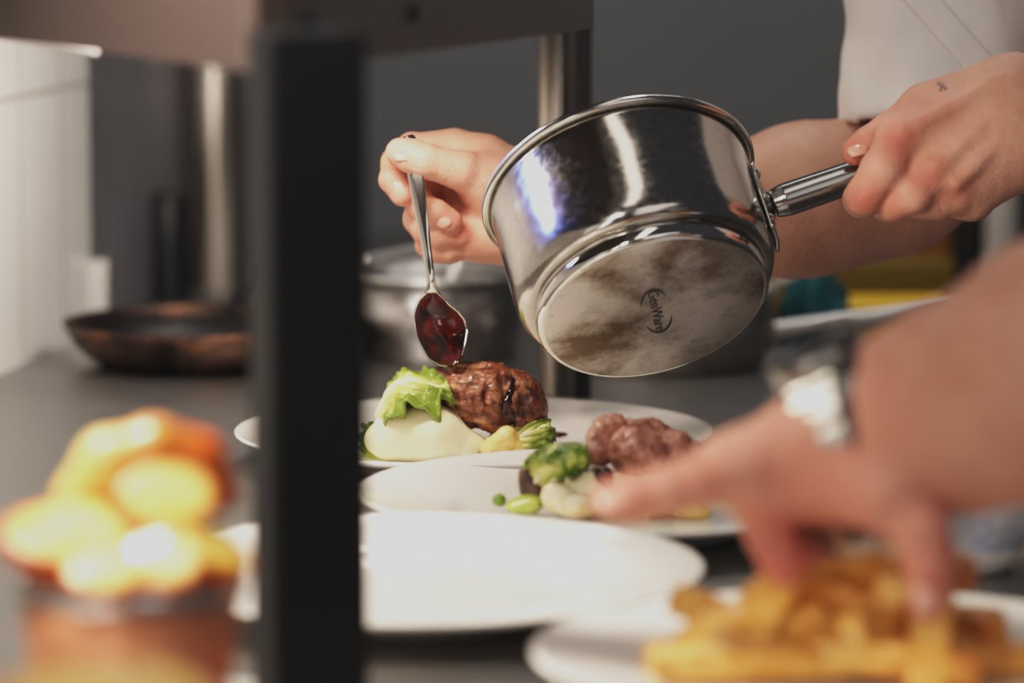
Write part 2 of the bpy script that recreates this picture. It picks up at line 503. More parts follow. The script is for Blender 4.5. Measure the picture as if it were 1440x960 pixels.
M['skin_a'] = m_skin('pale_skin', srgb(214, 164, 142), srgb(226, 180, 158), srgb(190, 92, 80))
M['skin_b'] = m_skin('tanned_skin', srgb(190, 140, 120), srgb(204, 156, 136), srgb(186, 92, 76), .42)
M['nail'] = Mat('fingernail', srgb(226, 168, 150), .2, coat=.3).m
cl = Mat('white_cotton', srgb(248, 242, 239), .85); cl.bump(cl.noise(1500, 2), .12, .0004); M['cotton'] = cl.m
M['thread'] = Mat('stitching', srgb(196, 186, 180), .8).m
M['watch'] = m_steel('watch_steel', (.36, .34, .31, 1), .36)
M['dial'] = Mat('black_watch_bezel', srgb(18, 18, 24), .35).m
M['gapshade'] = Mat('gap_shadow', srgb(30, 26, 30), .4).m  # near-black colour standing for shade in the gap beside the bracelet
M['teal'] = Mat('teal_cloth', srgb(22, 92, 102), .85)
M['teal'].color(M['teal'].ramp(M['teal'].noise(40, 4), [(.3, srgb(16, 66, 80)), (.7, srgb(36, 116, 122))])); M['teal'] = M['teal'].m
M['yellow'] = Mat('yellow_plastic', srgb(240, 192, 12), .4).m
M['olive'] = Mat('yellow_board', srgb(128, 104, 20), .5).m
ca = Mat('cardboard', srgb(150, 98, 40), .8); M['card'] = ca.m
M['dark'] = Mat('dark_enamel', srgb(26, 25, 26), .4).m
M['white_plastic'] = Mat('white_plastic', srgb(206, 200, 196), .4).m
pp = Mat('paper_liner', srgb(206, 216, 236), .7)
pp.color(pp.ramp(pp.noise(38, 3), [(.55, srgb(240, 242, 250)), (.72, srgb(160, 182, 230))])); M['paper'] = pp.m
M['box'] = m_steel('socket_steel', (.6, .57, .53, 1), .35)

# ------------------------------------------------------------------ setting
def struct(name, V, Fc, mat, **kw): return tag(link(name, V, Fc, mat, smooth=False, **kw), kind='structure')

V, Fc = bbox_mesh((0, 1.4, -.02), (2.6, 2.8, .02), 0); struct('floor', V, Fc, M['floor'])
WB = 3.62
V, Fc = bbox_mesh((0, WB + .05, 1.3), (2.6, .05, 1.3), 0); struct('wall_back', V, Fc, M['wall'])
# left wall runs away from the lens at about 9 degrees
wa = G(0, 525, CT)[:2]; wd = np.array([.037, .23]); wd /= np.linalg.norm(wd); wn = np.array([-wd[1], wd[0]])
def wall_piece(name, s0, s1, mat, z0=0, z1=2.6, th=.06, off=0):
    V, Fc = prism([(s0, off), (s1, off), (s1, off + th), (s0, off + th)], z0 - CT, z1 - CT)
    o = struct(name, V, Fc, mat, origin=(0, 0, 0))
    o.location = (wa[0], wa[1], CT); o.rotation_euler = (0, 0, math.atan2(wd[1], wd[0]))
    return o
wall_piece('wall_left', -2.4, .235, M['tile'])
wall_piece('trim_1', .237, 1.05, M['panel'], off=.004)

pA = wa + wd * (-2.0) - wn * .002; pB = wa + wd * ((WB - .004 - wa[1]) / wd[1]) - wn * .002
V, Fc = prism([(pA[0], .78), (.54, .78), (.54, WB - .004), (pB[0], pB[1])], CT - .04, CT)
V[[0, 4], 0] = (wa + wd * ((.78 - wa[1]) / wd[1]) - wn * .002)[0]
wt = empty('worktop', (.1, 2.0, 0), 'long brushed stainless steel worktop under all the plates and pans', 'worktop')
link('work_surface', V, Fc, M['counter'], wt, smooth=False)
V, Fc = bbox_mesh((-.05, .80, CT - .07), (.56, .012, .03), .002); link('front_edge', V, Fc, M['dull_steel'], wt, smooth=False)
for x in (-.15, .48):
    for y in (.9, 3.4):
        V, Fc = tube([(x, y, 0), (x, y, CT - .04)], [.02, .02]); link('leg', V, Fc, M['dull_steel'], wt)

# ------------------------------------------------------------------ overhead pass shelf
ZS = 1.157
pN = P(362, 100, 1.60)[:2]; pR = P(833, 38, 2.06)[:2]; pL = P(-120, 46, 2.1)[:2]
gan = empty('pass_shelf', (pN[0], pN[1], CT), 'steel pass shelf on black post and chrome tubes above the plates', 'shelf')
def strip(a, b, z0, z1, th, inward):
    a = np.asarray(a); b = np.asarray(b); d = (b - a) / np.linalg.norm(b - a); n = np.array([-d[1], d[0]])
    if n @ inward < 0: n = -n
    return prism([tuple(a), tuple(b), tuple(b + n * th), tuple(a + n * th)], z0, z1)
cen = (pN + pR + pL) / 3
V, Fc = strip(pN, pL, ZS, ZS + .052, .012, cen - pN); link('front_fascia', V, Fc, M['fascia'], gan, smooth=False)
V, Fc = strip(pN + (pR - pN) * .027, pR, ZS, ZS + .052, .012, cen - pN); link('side_fascia', V, Fc, M['fascia_side'], gan, smooth=False)
V, Fc = prism([tuple(pN), tuple(pR), (pR[0] + .01, 2.75), (pL[0] - .02, 2.6), tuple(pL)], ZS + .040, ZS + .054); link('shelf_plate', V, Fc, M['fascia'], gan, smooth=False)
la = pN + (pL - pN) * .40; lb = pN + (pL - pN) * .97
V, Fc = tube([(la[0], la[1], ZS - .0006), (lb[0], lb[1], ZS - .0006)], [.0011, .0011], 12); o = link('glint_rod', V, Fc, M['satin'], gan); tag(o, 'thin steel rod added along the lower edge as a glint line')  # rod added to imitate the glint line on the shelf edge
# black near post
pc = P(434, 500, 1.575); yaw = math.radians(16)
R3 = np.array([[math.cos(yaw), math.sin(yaw), 0], [-math.sin(yaw), math.cos(yaw), 0], [0, 0, 1]])
V, Fc = bbox_mesh((pc[0], pc[1], (CT + ZS + .02) / 2), (.0205, .0205, (ZS + .02 - CT) / 2), .003, R3, 3)
link('post', V, Fc, M['post'], gan, smooth=False)
# chrome tubes
q1 = G(301, 405, CT); 
V, Fc = tube([(q1[0], q1[1], CT), (q1[0], q1[1], ZS + .045)], [.0275, .0275], 40); o = link('post', V, Fc, M['chrome'], gan); tag(o, 'shiny chrome tube post at the left')
q2 = P(783, 300, 2.52)
V, Fc = tube([(q2[0], q2[1], CT), (q2[0], q2[1], ZS + .045)], [.012, .012], 40); o = link('post', V, Fc, M['chrome'], gan); tag(o, 'shiny chrome tube post behind the tilted saucepan')
q3 = P(819, 300, 2.5)
V, Fc = bbox_mesh((q3[0], q3[1], (CT + ZS + .045) / 2), (.0055, .012, (ZS + .045 - CT) / 2), .001); link('bracing_bar', V, Fc, M['dark'], gan, smooth=False)
fd = (pR - pN) / np.linalg.norm(pR - pN)
for s in (.12, .40):
    b0 = pN + (pR - pN) * s; n = np.array([fd[1], -fd[0]])
    V, Fc = lathe([(0, .0035), (.003, .003), (.0048, .0012), (.005, 0)], np.array([b0[0], b0[1], ZS + .018]), (n[0], n[1], 0), 24)
    link('bolt', V, Fc, M['black'], gan)

# steel box on the wall corner and dark canister
e1 = P(131, 445, 2.86)
V, Fc = bbox_mesh((e1[0] + .004, e1[1], CT + .028), (.0095, .01, .028), .002)
tag(link('steel_block', V, Fc, M['box'], smooth=False), 'small pale steel block standing at the wall end behind the frying pan', 'block')
e2 = G(237, 424, CT)
V, Fc = lathe([(0, 0), (.017, 0), (.018, .002), (.018, .078), (.0165, .082), (.0165, .086), (.012, .088), (0, .088)], np.array([e2[0], e2[1], CT]), (0, 0, 1), 40)
tag(link('canister', V, Fc, M['dark']), 'narrow dark canister beside the left chrome tube', 'canister')

# ------------------------------------------------------------------ plates
def plate_profile(R):
    w = R * .60
    return [(0, .0058), (w * .6, .0058), (w * .93, .0062), (w * .985, .0078), (w * 1.03, .0102), (w * 1.12, .0122), (R * .90, .0172), (R * .975, .0198), (R * .993, .0205),
            (R, .0199), (R * .996, .0184), (R * .97, .0168), (R * .88, .0138), (w * 1.12, .0086), (w * 1.0, .004), (w * .96, .0005), (w * .9, 0), (w * .86, .0006), (w * .84, .0022), (0, .0022)]
def plate(px, py, R, label, tilt=0, lift=0, grp='round white plates on the worktop'):
    c = G(px, py, CT + .02); c[2] = CT
    V, Fc = lathe(plate_profile(R), c, (0, 0, 1), 128)
    V[:, 2] += (V[:, 1] - (c[1] - R * .6)) * math.tan(math.radians(tilt)) + lift
    o = link('dinner_plate', V, Fc, M['plate'], origin=c); tag(o, label, 'plate', grp)
    return c
pl1 = plate(667, 603, .1390, 'white plate at the back, under the glossy browned meat and pale mash')
pl2 = plate(856, 692, .1310, 'white plate in the middle, holding sliced pink meat and shallots', .70, .001)
pl3 = plate(592, 799, .1315, 'empty white plate beside the black post', .75, .001)
pl4 = plate(1200, 912, .1340, 'white plate nearest the front, piled with golden chips')

# ------------------------------------------------------------------ main saucepan
def basis_from_img(n):
    return n
nb_ = .83 * np.array([.261, -.965]);
n_bot = nb_[0] * RIGHT + nb_[1] * UP - .56 * FWD; n_bot /= np.linalg.norm(n_bot)
ax = -n_bot                                   # from base to mouth
hd = IMG(.945, -.327, 0.0); hd = hd - ax * (hd @ ax); hd /= np.linalg.norm(hd)
e2v = np.cross(n_bot, hd)
if e2v @ UP < 0: e2v = -e2v
cB = P(921, 435, 2.10)
H = .088; R0 = .0735; KP = .936
sp = empty('saucepan', cB, 'tilted stainless steel saucepan held in the air by its tube handle', 'saucepan')
prof = [(.0680, .0122), (.0706, .0122), (.0722, .0126), (.0735, .0134), (.0752, .0150), (.0770, .0185), (.0782, .0245), (.0785, .0320), (.0785, .0640), (.0788, .0860), (.0797, .0895),
        (.0780, .0895), (.0773, .086), (.0771, .032), (.0762, .024), (.074, .0175), (.070, .0155), (0, .0155)]
prof = [(r * KP, t * KP) for r, t in prof]
V, Fc = lathe(prof, cB, ax, 160, ref=hd); link('body', V, Fc, M['pan'], sp)
V, Fc = lathe([(r * KP, t * KP) for r, t in ((.0655, .0003), (.0668, .0004), (.0680, .0008), (.0693, .0022), (.0697, .0034), (.0700, .0112), (.0694, .0120), (.0680, .0122))], cB, ax, 160, ref=hd); link('base_ring', V, Fc, M['pan_ring'], sp)
V, Fc = lathe([(r * KP, t * KP) for r, t in ((0, 0), (.03, 0), (.0655, 0), (.0660, .0004), (.0640, .001))], cB, ax, 160, ref=hd); link('base_disc', V, Fc, M['pan_base'], sp)
# rolled pouring rim
rim = [(R0 + .0022 + .0028 * math.cos(a), .0920 * KP + .0028 * math.sin(a)) for a in np.linspace(0, 2 * PI, 14, endpoint=False)]
V, Fc = lathe(rim, cB, ax, 160, close=True, ref=hd); link('rim', V, Fc, M['steel'], sp)
# handle
hb = cB + ax * .045 + hd * (R0 + .002)
hdir = hd + ax * .05; hdir /= np.linalg.norm(hdir)
V, Fc = tube([hb + hdir * .004, hb + hdir * .010, hb + hdir * .016, hb + hdir * .06, hb + hdir * .12, hb + hdir * .168, hb + hdir * .174], [.0080, .0092, .0094, .0090, .0090, .0086, .005], 36, 40)
link('handle', V, Fc, M['handle'], sp)
sd = np.cross(ax, hd)
def bracket(u, v):
    a = (u - .5) * .44; hgt = (v - .5) * .046
    w = 1 - .25 * abs(v - .5) * 2
    return cB + ax * (.045 + hgt) + (hd * math.cos(a * w) + sd * math.sin(a * w)) * (R0 + .0016 + .0036 * math.exp(-((u - .5) ** 2 + (v - .5) ** 2) * 16))
V, Fc, _, _ = sheet(bracket, 22, 22, .0022)
br = link('handle_bracket', V, Fc, M['steel'], sp)
for (a, hh) in ((-.13, .016), (.13, .016), (-.13, -.016), (.13, -.016)):
    d = hd * math.cos(a) + sd * math.sin(a)
    V, Fc = lathe([(0, .0022), (.0018, .0018), (.003, .0006), (.0034, 0)], cB + ax * (.045 + hh) + d * (R0 + .0026), d, 20); link('rivet', V, Fc, M['pan_ring'], br)
# etched maker's mark on the base: text running down the base, swoosh either side
def to_disc(dx, dy):
    A = np.array([[hd @ RIGHT, e2v @ RIGHT], [-(hd @ UP), -(e2v @ UP)]])
    return np.linalg.solve(A, np.array([dx, dy], float) * 2.10 / F)
cu_ = bpy.data.curves.new('mark', 'FONT'); cu_.body = 'GenWare'; cu_.size = .0105; cu_.align_x = 'CENTER'; cu_.align_y = 'CENTER'; cu_.extrude = .00012; cu_.offset = .0001
to_ = bpy.data.objects.new('mark_tmp', cu_); COL.objects.link(to_)
dg = bpy.context.evaluated_depsgraph_get(); me_ = bpy.data.meshes.new_from_object(to_.evaluated_get(dg))
tv = np.array([v.co[:] for v in me_.vertices]); tf = [list(p.vertices) for p in me_.polygons]
bpy.data.objects.remove(to_); bpy.data.meshes.remove(me_)
td = to_disc(15, 55); td3 = td[0] * hd + td[1] * e2v; tl = np.linalg.norm(td3); td3 /= tl
tu3 = np.cross(n_bot, td3)
mc = cB + (lambda q: q[0] * hd + q[1] * e2v)(to_disc(2, 2)) + n_bot * .00015
sc_ = tl / (tv[:, 0].max() - tv[:, 0].min())
V = mc + (tv[:, :1] * td3 + tv[:, 1:2] * tu3 * .85) * sc_ * 1.0 + tv[:, 2:3] * n_bot
lg = link('maker_mark', V, tf, M['logo'], sp, smooth=False)
def swoosh(cx, cy, a0, a1, rx, ry, w):
    pts = []
    V = []; n = 28
    for i in range(n + 1):
        t = i / n; a = a0 + (a1 - a0) * t; ww = w * math.sin(PI * t) ** .7 + .0001
        for s in (-1, 1):
            V.append(mc + td3 * (cx + (rx + s * ww) * math.cos(a)) + tu3 * (cy + (ry + s * ww) * math.sin(a)) + n_bot * .0001)
    return np.array(V), [(2 * i, 2 * i + 1, 2 * i + 3, 2 * i + 2) for i in range(n)]
V1, F1 = swoosh(-.0030, .000, math.radians(120), math.radians(255), .0180, .0080, .0009)
V2, F2 = swoosh(.0030, .000, math.radians(-60), math.radians(75), .0180, .0080, .0009)
link('swoosh', V1, F1, M['logo'], lg, smooth=False); link('swoosh', V2, F2, M['logo'], lg, smooth=False)

# ------------------------------------------------------------------ spoon and its sauce
SD = 2.205
cpts = smoothpath([P(573, 192, SD + .012), P(583, 235, SD + .006), P(593, 300, SD), P(602, 360, SD - .004), P(607, 400, SD - .006), P(612, 440, SD + .004), P(626, 478, SD + .004), P(641, 511, SD - .006)], 90)
wk = [(0, .0032), (.02, .0048), (.08, .0050), (.25, .0042), (.45, .0027), (.6, .0022), (.655, .0030), (.70, .0085), (.76, .0135), (.83, .0155), (.90, .0142), (.955, .0098), (.985, .0055), (1, .0012)]
seglen = np.concatenate([[0], np.cumsum(np.linalg.norm(np.diff(cpts, axis=0), axis=1))]); seglen /= seglen[-1]
tan = np.gradient(cpts, axis=0); tan /= np.linalg.norm(tan, axis=1)[:, None]
toward = IMG(-.25, .1, -1.0)
def spoon_pt(u, v, fill=None, shrink=1.0):
    i = min(int(u * 89), 88); t = u * 89 - i
    c = cpts[i] * (1 - t) + cpts[i + 1] * t; tt = tan[i]
    s = np.cross(tt, toward); s /= np.linalg.norm(s); n = np.cross(s, tt)
    if n @ toward < 0: n = -n
    sl = seglen[i] * (1 - t) + seglen[i + 1] * t
    w = np.interp(sl, [k[0] for k in wk], [k[1] for k in wk]) * shrink
    x = (v - .5) * 2
    bowl = max(0.0, math.sin(PI * min(max((sl - .655) / .345, 0), 1))) ** .6
    dep = -.0085 * bowl * (1 - x * x)
    if fill is not None: dep = fill * bowl * (1 - x * x) - .001
    ridge = .0012 * (1 - x * x) * (1 - bowl)
    return c + s * x * w + n * (dep + ridge)
V, Fc, _, _ = sheet(lambda u, v: spoon_pt(u, v), 110, 15, .0011)
tag(link('spoon', V, Fc, M['spoon']), 'steel spoon held upright by fingertips above the browned meat', 'spoon')
V, Fc, _, _ = sheet(lambda u, v: spoon_pt(.605 + .393 * u, v, .0062 + .0008 * math.sin(9 * u + 4 * v), .985), 50, 21, .0012)
tag(link('sauce', V, Fc, M['sauce']), 'glossy dark red-brown sauce filling the bowl of the spoon', 'sauce')

# ------------------------------------------------------------------ hands
def redness(V, pts):
    a = np.zeros(len(V))
    for p, r, s in pts:
        a = np.maximum(a, s * np.exp(-(((V - p) ** 2).sum(1)) / (r * r)))
    return a

def nail(parent, c, nrm, along, w, l, mat=None):
    nrm = nrm / np.linalg.norm(nrm); al = along - nrm * (along @ nrm); al /= np.linalg.norm(al); sd = np.cross(nrm, al)
    def f(u, v):
        x = (u - .5) * 2; y = (v - .5) * 2
        k = (1 - .35 * abs(y) ** 3)
        return c + sd * x * w * k + al * y * l * (1 - .18 * x * x) - nrm * (.0022 * x * x + .0012 * y * y)
    V, Fc, _, _ = sheet(f, 12, 14, .0009)
    return link('fingernail', V, Fc, M['nail'] if mat is None else mat, parent)

# ---- first person: holds the spoon in one hand and the saucepan in the other
per1 = empty('person', (.72, 2.45, 0), 'person in white short-sleeved jacket pouring from saucepan and holding spoon', 'person')
a = Solid()
D0 = 2.225
def A(x, y, dz): return P(x, y, D0 + dz)
# palm (turned to the lens) and wrist
a.cone(A(680, 235, .020), A(742, 262, .022), .0165, .0190, .006)
a.cone(A(672, 265, .024), A(742, 290, .022), .0150, .0190, .010)
a.cone(A(668, 300, .022), A(742, 315, .022), .0145, .0180, .010)
a.cone(A(664, 335, .018), A(745, 332, .020), .0125, .0165, .010)
a.cone(A(744, 262, .022), A(742, 325, .022), .0185, .0175, .010)
a.cone(A(700, 262, .006), A(735, 285, .016), .0165, .0165, .010)      # ball of the thumb
a.cone(A(665, 342, .010), A(735, 335, .014), .0100, .0140, .008)
# wrist to elbow
a.cone(A(742, 280, .022), A(830, 290, .040), .0235, .0245, .012)
a.cone(A(742, 312, .022), A(830, 306, .040), .0215, .0235, .012)
a.cone(A(830, 297, .040), A(960, 297, .065), .0270, .0325, .012)
a.cone(A(960, 297, .065), A(1130, 282, .095), .0325, .0425, .014)
a.cone(A(1130, 274, .095), A(1275, 248, .120), .0430, .0400, .014)
a.cone(A(1100, 308, .090), A(1240, 288, .115), .0330, .0330, .014)
a.cone(A(1275, 248, .120), A(1335, -60, .150), .0400, .0480, .014)
# thumb across the spoon
a.chain([(A(694, 262, .006), .0140), (A(650, 240, -.006), .0112), (A(598, 226, -.012), .0098), (A(578, 219, -.012), .0094), (A(563, 214, -.010), .0086)], .003, .012)
# index: knuckle at top, bends down behind the spoon
a.chain([(A(684, 218, .022), .0118), (A(640, 205, .026), .0100), (A(580, 208, .022), .0090), (A(557, 228, .012), .0086), (A(553, 252, .004), .0080), (A(566, 274, .000), .0070)], .0025, .008)
# middle
a.chain([(A(678, 250, .028), .0115), (A(625, 258, .034), .0095), (A(585, 272, .026), .0092), (A(592, 289, .006), .0086), (A(612, 301, -.002), .0086), (A(633, 313, -.002), .0078)], .0022, .008)
# ring
a.chain([(A(672, 290, .026), .0110), (A(625, 298, .034), .0092), (A(588, 308, .026), .0088), (A(598, 324, .008), .0080), (A(620, 332, .003), .0078), (A(648, 334, .004), .0070)], .0020, .008)
# little
a.chain([(A(668, 325, .022), .0100), (A(630, 334, .030), .0082), (A(603, 344, .024), .0078), (A(612, 352, .010), .0072), (A(632, 354, .008), .0070), (A(652, 350, .010), .0062)], .0020, .007)
V1, Q1 = a.mesh(.0013)
V1 = relax(V1, Q1, 1); V1 = rough(V1, Q1, .0004, 130, 3)
red1 = redness(V1, [(A(563, 214, -.018), .012, .35), (A(598, 226, -.02), .012, .25), (A(560, 262, -.005), .014, .55), (A(632, 313, -.01), .012, .6), (A(648, 334, -.002), .012, .55), (A(600, 340, .01), .02, .45),
                    (A(640, 330, .02), .035, .35), (A(600, 290, 0), .016, .4), (A(690, 320, 0), .05, .18)])

g = Solid()
D1 = 2.085
def B(x, y, dz): return P(x, y, D1 + dz)
# back of the hand
g.cone(B(1270, 190, .002), B(1420, 135, .014), .0130, .0185, .006)
g.cone(B(1312, 240, .000), B(1432, 165, .012), .0125, .0185, .012)
g.cone(B(1342, 266, .004), B(1440, 200, .014), .0115, .0170, .012)
g.cone(B(1366, 282, .012), B(1440, 225, .020), .0100, .0145, .012)
g.cone(B(1300, 150, .020), B(1430, 125, .022), .0135, .0165, .012)
g.cone(B(1290, 205, .020), B(1400, 200, .028), .0180, .0180, .014)
# forearm
g.cone(B(1425, 155, .016), B(1560, 165, .030), .0265, .0270, .014)
g.cone(B(1440, 195, .016), B(1560, 185, .030), .0220, .0250, .014)
g.cone(B(1560, 175, .030), B(1720, 170, .060), .0270, .0340, .014)
g.cone(B(1720, 170, .060), B(1960, 120, .110), .0350, .0420, .014)
g.cone(B(1960, 120, .110), B(1930, -250, .160), .0420, .0480, .014)
# index: wraps down and under the handle
g.chain([(B(1268, 194, .000), .0128), (B(1242, 238, -.008), .0120), (B(1217, 275, -.004), .0108), (B(1211, 280, .014), .0098), (B(1226, 262, .034), .0090), (B(1240, 240, .038), .0080)], .0025, .006)
# middle
g.chain([(B(1313, 244, -.002), .0122), (B(1284, 272, -.006), .0112), (B(1256, 285, .000), .0102), (B(1248, 287, .018), .0094), (B(1262, 262, .036), .0088), (B(1276, 238, .040), .0078)], .0022, .006)
# ring
g.chain([(B(1342, 268, .004), .0112), (B(1318, 281, .004), .0104), (B(1296, 284, .010), .0092), (B(1288, 280, .026), .0086), (B(1298, 254, .040), .0080), (B(1310, 232, .042), .0074)], .0020, .006)
# little
g.chain([(B(1366, 282, .012), .0098), (B(1350, 283, .014), .0088), (B(1333, 283, .022), .0080), (B(1328, 270, .034), .0074), (B(1336, 245, .044), .0068)], .0020, .006)
# thumb over the top of the handle, tip showing past the index finger
g.chain([(B(1345, 150, .028), .0150), (B(1292, 160, .034), .0120), (B(1248, 185, .030), .0098), (B(1222, 202, .026), .0092), (B(1202, 213, .024), .0078)], .003, .010)
# tendons and veins
for (p, q) in (((1272, 184), (1400, 118)), ((1316, 234), (1412, 150)), ((1345, 258), (1420, 180))):
    g.cone(B(p[0], p[1], -.0105), B(q[0], q[1], -.003), .0030, .0022, .006)
V2, Q2 = g.mesh(.0013)
V2 = relax(V2, Q2, 1); V2 = rough(V2, Q2, .0005, 120, 9)
red2 = redness(V2, [(B(1262, 200, -.015), .013, .75), (B(1302, 246, -.015), .014, .65), (B(1214, 280, -.012), .012, .8), (B(1252, 290, -.01), .011, .55), (B(1340, 268, -.01), .014, .45), (B(1200, 212, .02), .014, .6),
                    (B(1222, 202, .02), .012, .4), (B(1300, 150, -.01), .03, .3), (B(1340, 190, -.01), .05, .12)])
mk = redness(V2, [(B(x_, y_, z_), r_, 1.0) for (x_, y_, r_) in ((1325, 121, .0015), (1320, 118, .0011), (1329, 124, .0012), (1323, 126, .0010)) for z_ in np.arange(-.016, .022, .001)])
VV = np.vstack([V1, V2]); QQ = np.vstack([Q1, Q2 + len(V1)])
# hidden chest that joins both arms under the jacket
ch_ = Solid(); shR = A(1335, -60, .150); shL = B(1930, -250, .160)
ch_.cone(shR, (.50, 2.46, 1.36), .05, .11, .03).cone(shL, (.52, 2.40, 1.36), .05, .11, .03).cone((.52, 2.43, 1.36), (.68, 2.43, 1.0), .12, .12, .03)
Vc, Qc = ch_.mesh(.008)
body1 = link('body', np.vstack([VV, Vc]), np.vstack([QQ, Qc + len(VV)]), M['skin_a'], per1, attr={'red': np.concatenate([red1, np.clip(red2, 0, 1), np.zeros(len(Vc))]), 'ink': np.concatenate([np.zeros(len(V1)), mk, np.zeros(len(Vc))])})
ni = IMG(-.25, -.35, -1)
nail(per1, A(566, 213, -.0195), IMG(-.35, -.55, -.8), IMG(-1, -.2, 0), .0050, .0062)
nail(per1, A(559, 267, -.0060), IMG(-.3, .1, -1), IMG(.45, 1, 0), .0040, .0050)
nail(per1, A(622, 308, -.0102), IMG(-.1, -.15, -1), IMG(1, .55, 0), .0045, .0055)
nail(per1, A(642, 332, -.0030), IMG(.1, -.1, -1), IMG(1, .1, 0), .0040, .0048)
nail(per1, B(1206, 207, .0155), IMG(-.1, -.75, -.8), IMG(-1, .4, 0), .0045, .0058)

# jacket
j = Solid()
s0 = A(1330, -190, .142); s1 = A(1302, 190, .108)
j.cone(s0, s1, .058, .0535, .02)
j.cone((.50, 2.46, 1.36), (.52, 2.40, 1.36), .14, .14, .05)
j.cone(s0, (.50, 2.46, 1.36), .06, .13, .05)
j.ell((.45, 2.47, 1.27), (.175, .19, .20), k=.05)
j.cone((.52, 2.43, 1.36), (.70, 2.43, .95), .155, .16, .05)
j.cone(shL + np.array([0, 0, .05]), (.52, 2.40, 1.36), .06, .13, .05)
dn = (s1 - s0) / np.linalg.norm(s1 - s0)
j.cone(s0 + dn * .05, s1 + dn * .05, .047, .0475, .004, sub=True)
# trim the rounded sleeve end to a flat hem
hemc = s1 + dn * .05
hemR = np.array(frame(dn)); hemR = np.vstack([hemR[0], hemR[1], hemR[2]])
j.box(hemc + dn * .0015, (.08, .08, .05), hemR, .001, .002, sub=True)
Vj, Qj = j.mesh(.0032)
Vj = relax(Vj, Qj, 2)
Nj = vnormals(Vj, Qj)
rel = Vj - s0; rad = rel - np.outer(rel @ dn, dn); dl = np.linalg.norm(rad, axis=1); inn = ((Nj * rad).sum(1) < 0) & (dl < .056) & (rel @ dn > .03)
Nj[inn] *= -1
fold = np.sin((Vj[:, 0] * 90 + Vj[:, 2] * 60 + 3 * fbm(Vj * 16, 4) * 3)) * .0012 + fbm(Vj * np.array([22, 22, 9]), 8) * .010
Vj = Vj + Nj * fold[:, None]
jk = link('jacket', Vj, Qj, M['cotton'], per1)
from mathutils.bvhtree import BVHTree
bv = BVHTree.FromPolygons([Vector(v) for v in Vj], [tuple(int(i) for i in q) for q in Qj])
def placket(u, v):
    x = 1268 + 130 * u + 30 * (v - .5); y = -34 + 150 * u - 26 * (v - .5)
    o_ = P(x, y, 1.95); d_ = o_ - CAM; d_ /= np.linalg.norm(d_)
    h_ = bv.ray_cast(Vector(o_), Vector(d_))
    p = np.array(h_[0]) if h_[0] is not None else P(x, y, 2.25)
    n_ = np.array(h_[1]) if h_[0] is not None else -d_
    if n_ @ d_ > 0: n_ = -n_
    return p + n_ * (.0006 + .0020 * (1 - abs(2 * v - 1) ** 4))
V, Fc, _, _ = sheet(placket, 44, 11, .0016); pkt = link('placket', V, Fc, M['cotton'], jk)
# trousers so the figure stands on the floor
tr = Solid()
tr.cone((.70, 2.43, .98), (.74, 2.43, .88), .15, .15, .04)
for s in (-1, 1):
    tr.cone((.74, 2.43 + s * .09, .86), (.73, 2.43 + s * .10, .46), .088, .065, .03).cone((.73, 2.43 + s * .10, .46), (.76, 2.43 + s * .10, .09), .062, .05, .02)
V, Q = tr.mesh(.009); link('trousers', V, Q, M['dark'], per1)
for s in (-1, 1):
    sh_ = Solid(); sh_.cone((.77, 2.43 + s * .10, .05), (.62, 2.43 + s * .11, .035), .045, .034, .02); sh_.box((.69, 2.43 + s * .105, -.03), (.3, .2, .03), None, .001, .003, sub=True)
    V, Q = sh_.mesh(.006); link('shoe', V, Q, M['black'], per1)

# ---- second person: forearm with a watch, hand over the chips
per2 = empty('person', (.80, 1.05, 0), 'person reaching in from the right with bare forearm and steel watch', 'person')
D2 = 1.585
def E(x, y, dz): return P(x, y, D2 + dz)
h = Solid()
# back of the hand
h.cone(E(1160, 625, .000), E(1030, 655, -.004), 0.0234, .0140, .010)
h.cone(E(1170, 640, .020), E(1050, 662, .014), 0.0229, .0135, .012)
h.cone(E(1180, 645, .038), E(1070, 672, .034), 0.0191, .0125, .012)
h.cone(E(1165, 668, .004), E(1075, 690, .000), 0.0158, .0125, .012)
# wrist, forearm
h.cone(E(1165, 625, .012), E(1225, 602, .006), 0.0258, .0290, .012)
h.cone(E(1178, 640, .020), E(1225, 620, .012), 0.0239, .0290, .012)
h.cone(E(1250, 603, .006), E(1340, 572, -.010), 0.0310, .0405, .012)
h.cone(E(1215, 606, .008), E(1260, 598, .002), 0.0277, .0330, .010)
h.cone(E(1330, 575, -.010), E(1500, 505, -.045), 0.0387, .0490, .014)
h.cone(E(1310, 598, .0), E(1480, 560, -.035), 0.0325, .042, .014)
h.cone(E(1500, 505, -.045), E(1850, 380, -.130), 0.0468, .0430, .014)
h.cone(E(1850, 380, -.130), (.56, 1.30, 1.42), 0.0411, .0520, .014)
# index points left
h.chain([(E(1040, 656, -.006), 0.0129), (E(985, 676, -.010), 0.0110), (E(940, 690, -.012), 0.0103), (E(895, 700, -.012), 0.0095), (E(858, 704, -.010), 0.0086)], .003, .008)
# middle drops onto the chips
h.chain([(E(1052, 672, .012), 0.0122), (E(1070, 715, .006), 0.0103), (E(1082, 752, .002), 0.0095), (E(1096, 780, -.002), 0.0090), (E(1104, 800, -.004), 0.0080)], .003, .008)
# ring and little fingers behind
h.chain([(E(1072, 680, .030), 0.0115), (E(1092, 720, .030), 0.0099), (E(1112, 752, .022), 0.0092), (E(1126, 782, .014), 0.0082)], .0025, .008)
h.chain([(E(1092, 688, .046), 0.0100), (E(1122, 722, .048), 0.0088), (E(1142, 750, .040), 0.0080), (E(1152, 774, .034), 0.0071)], .0025, .008)
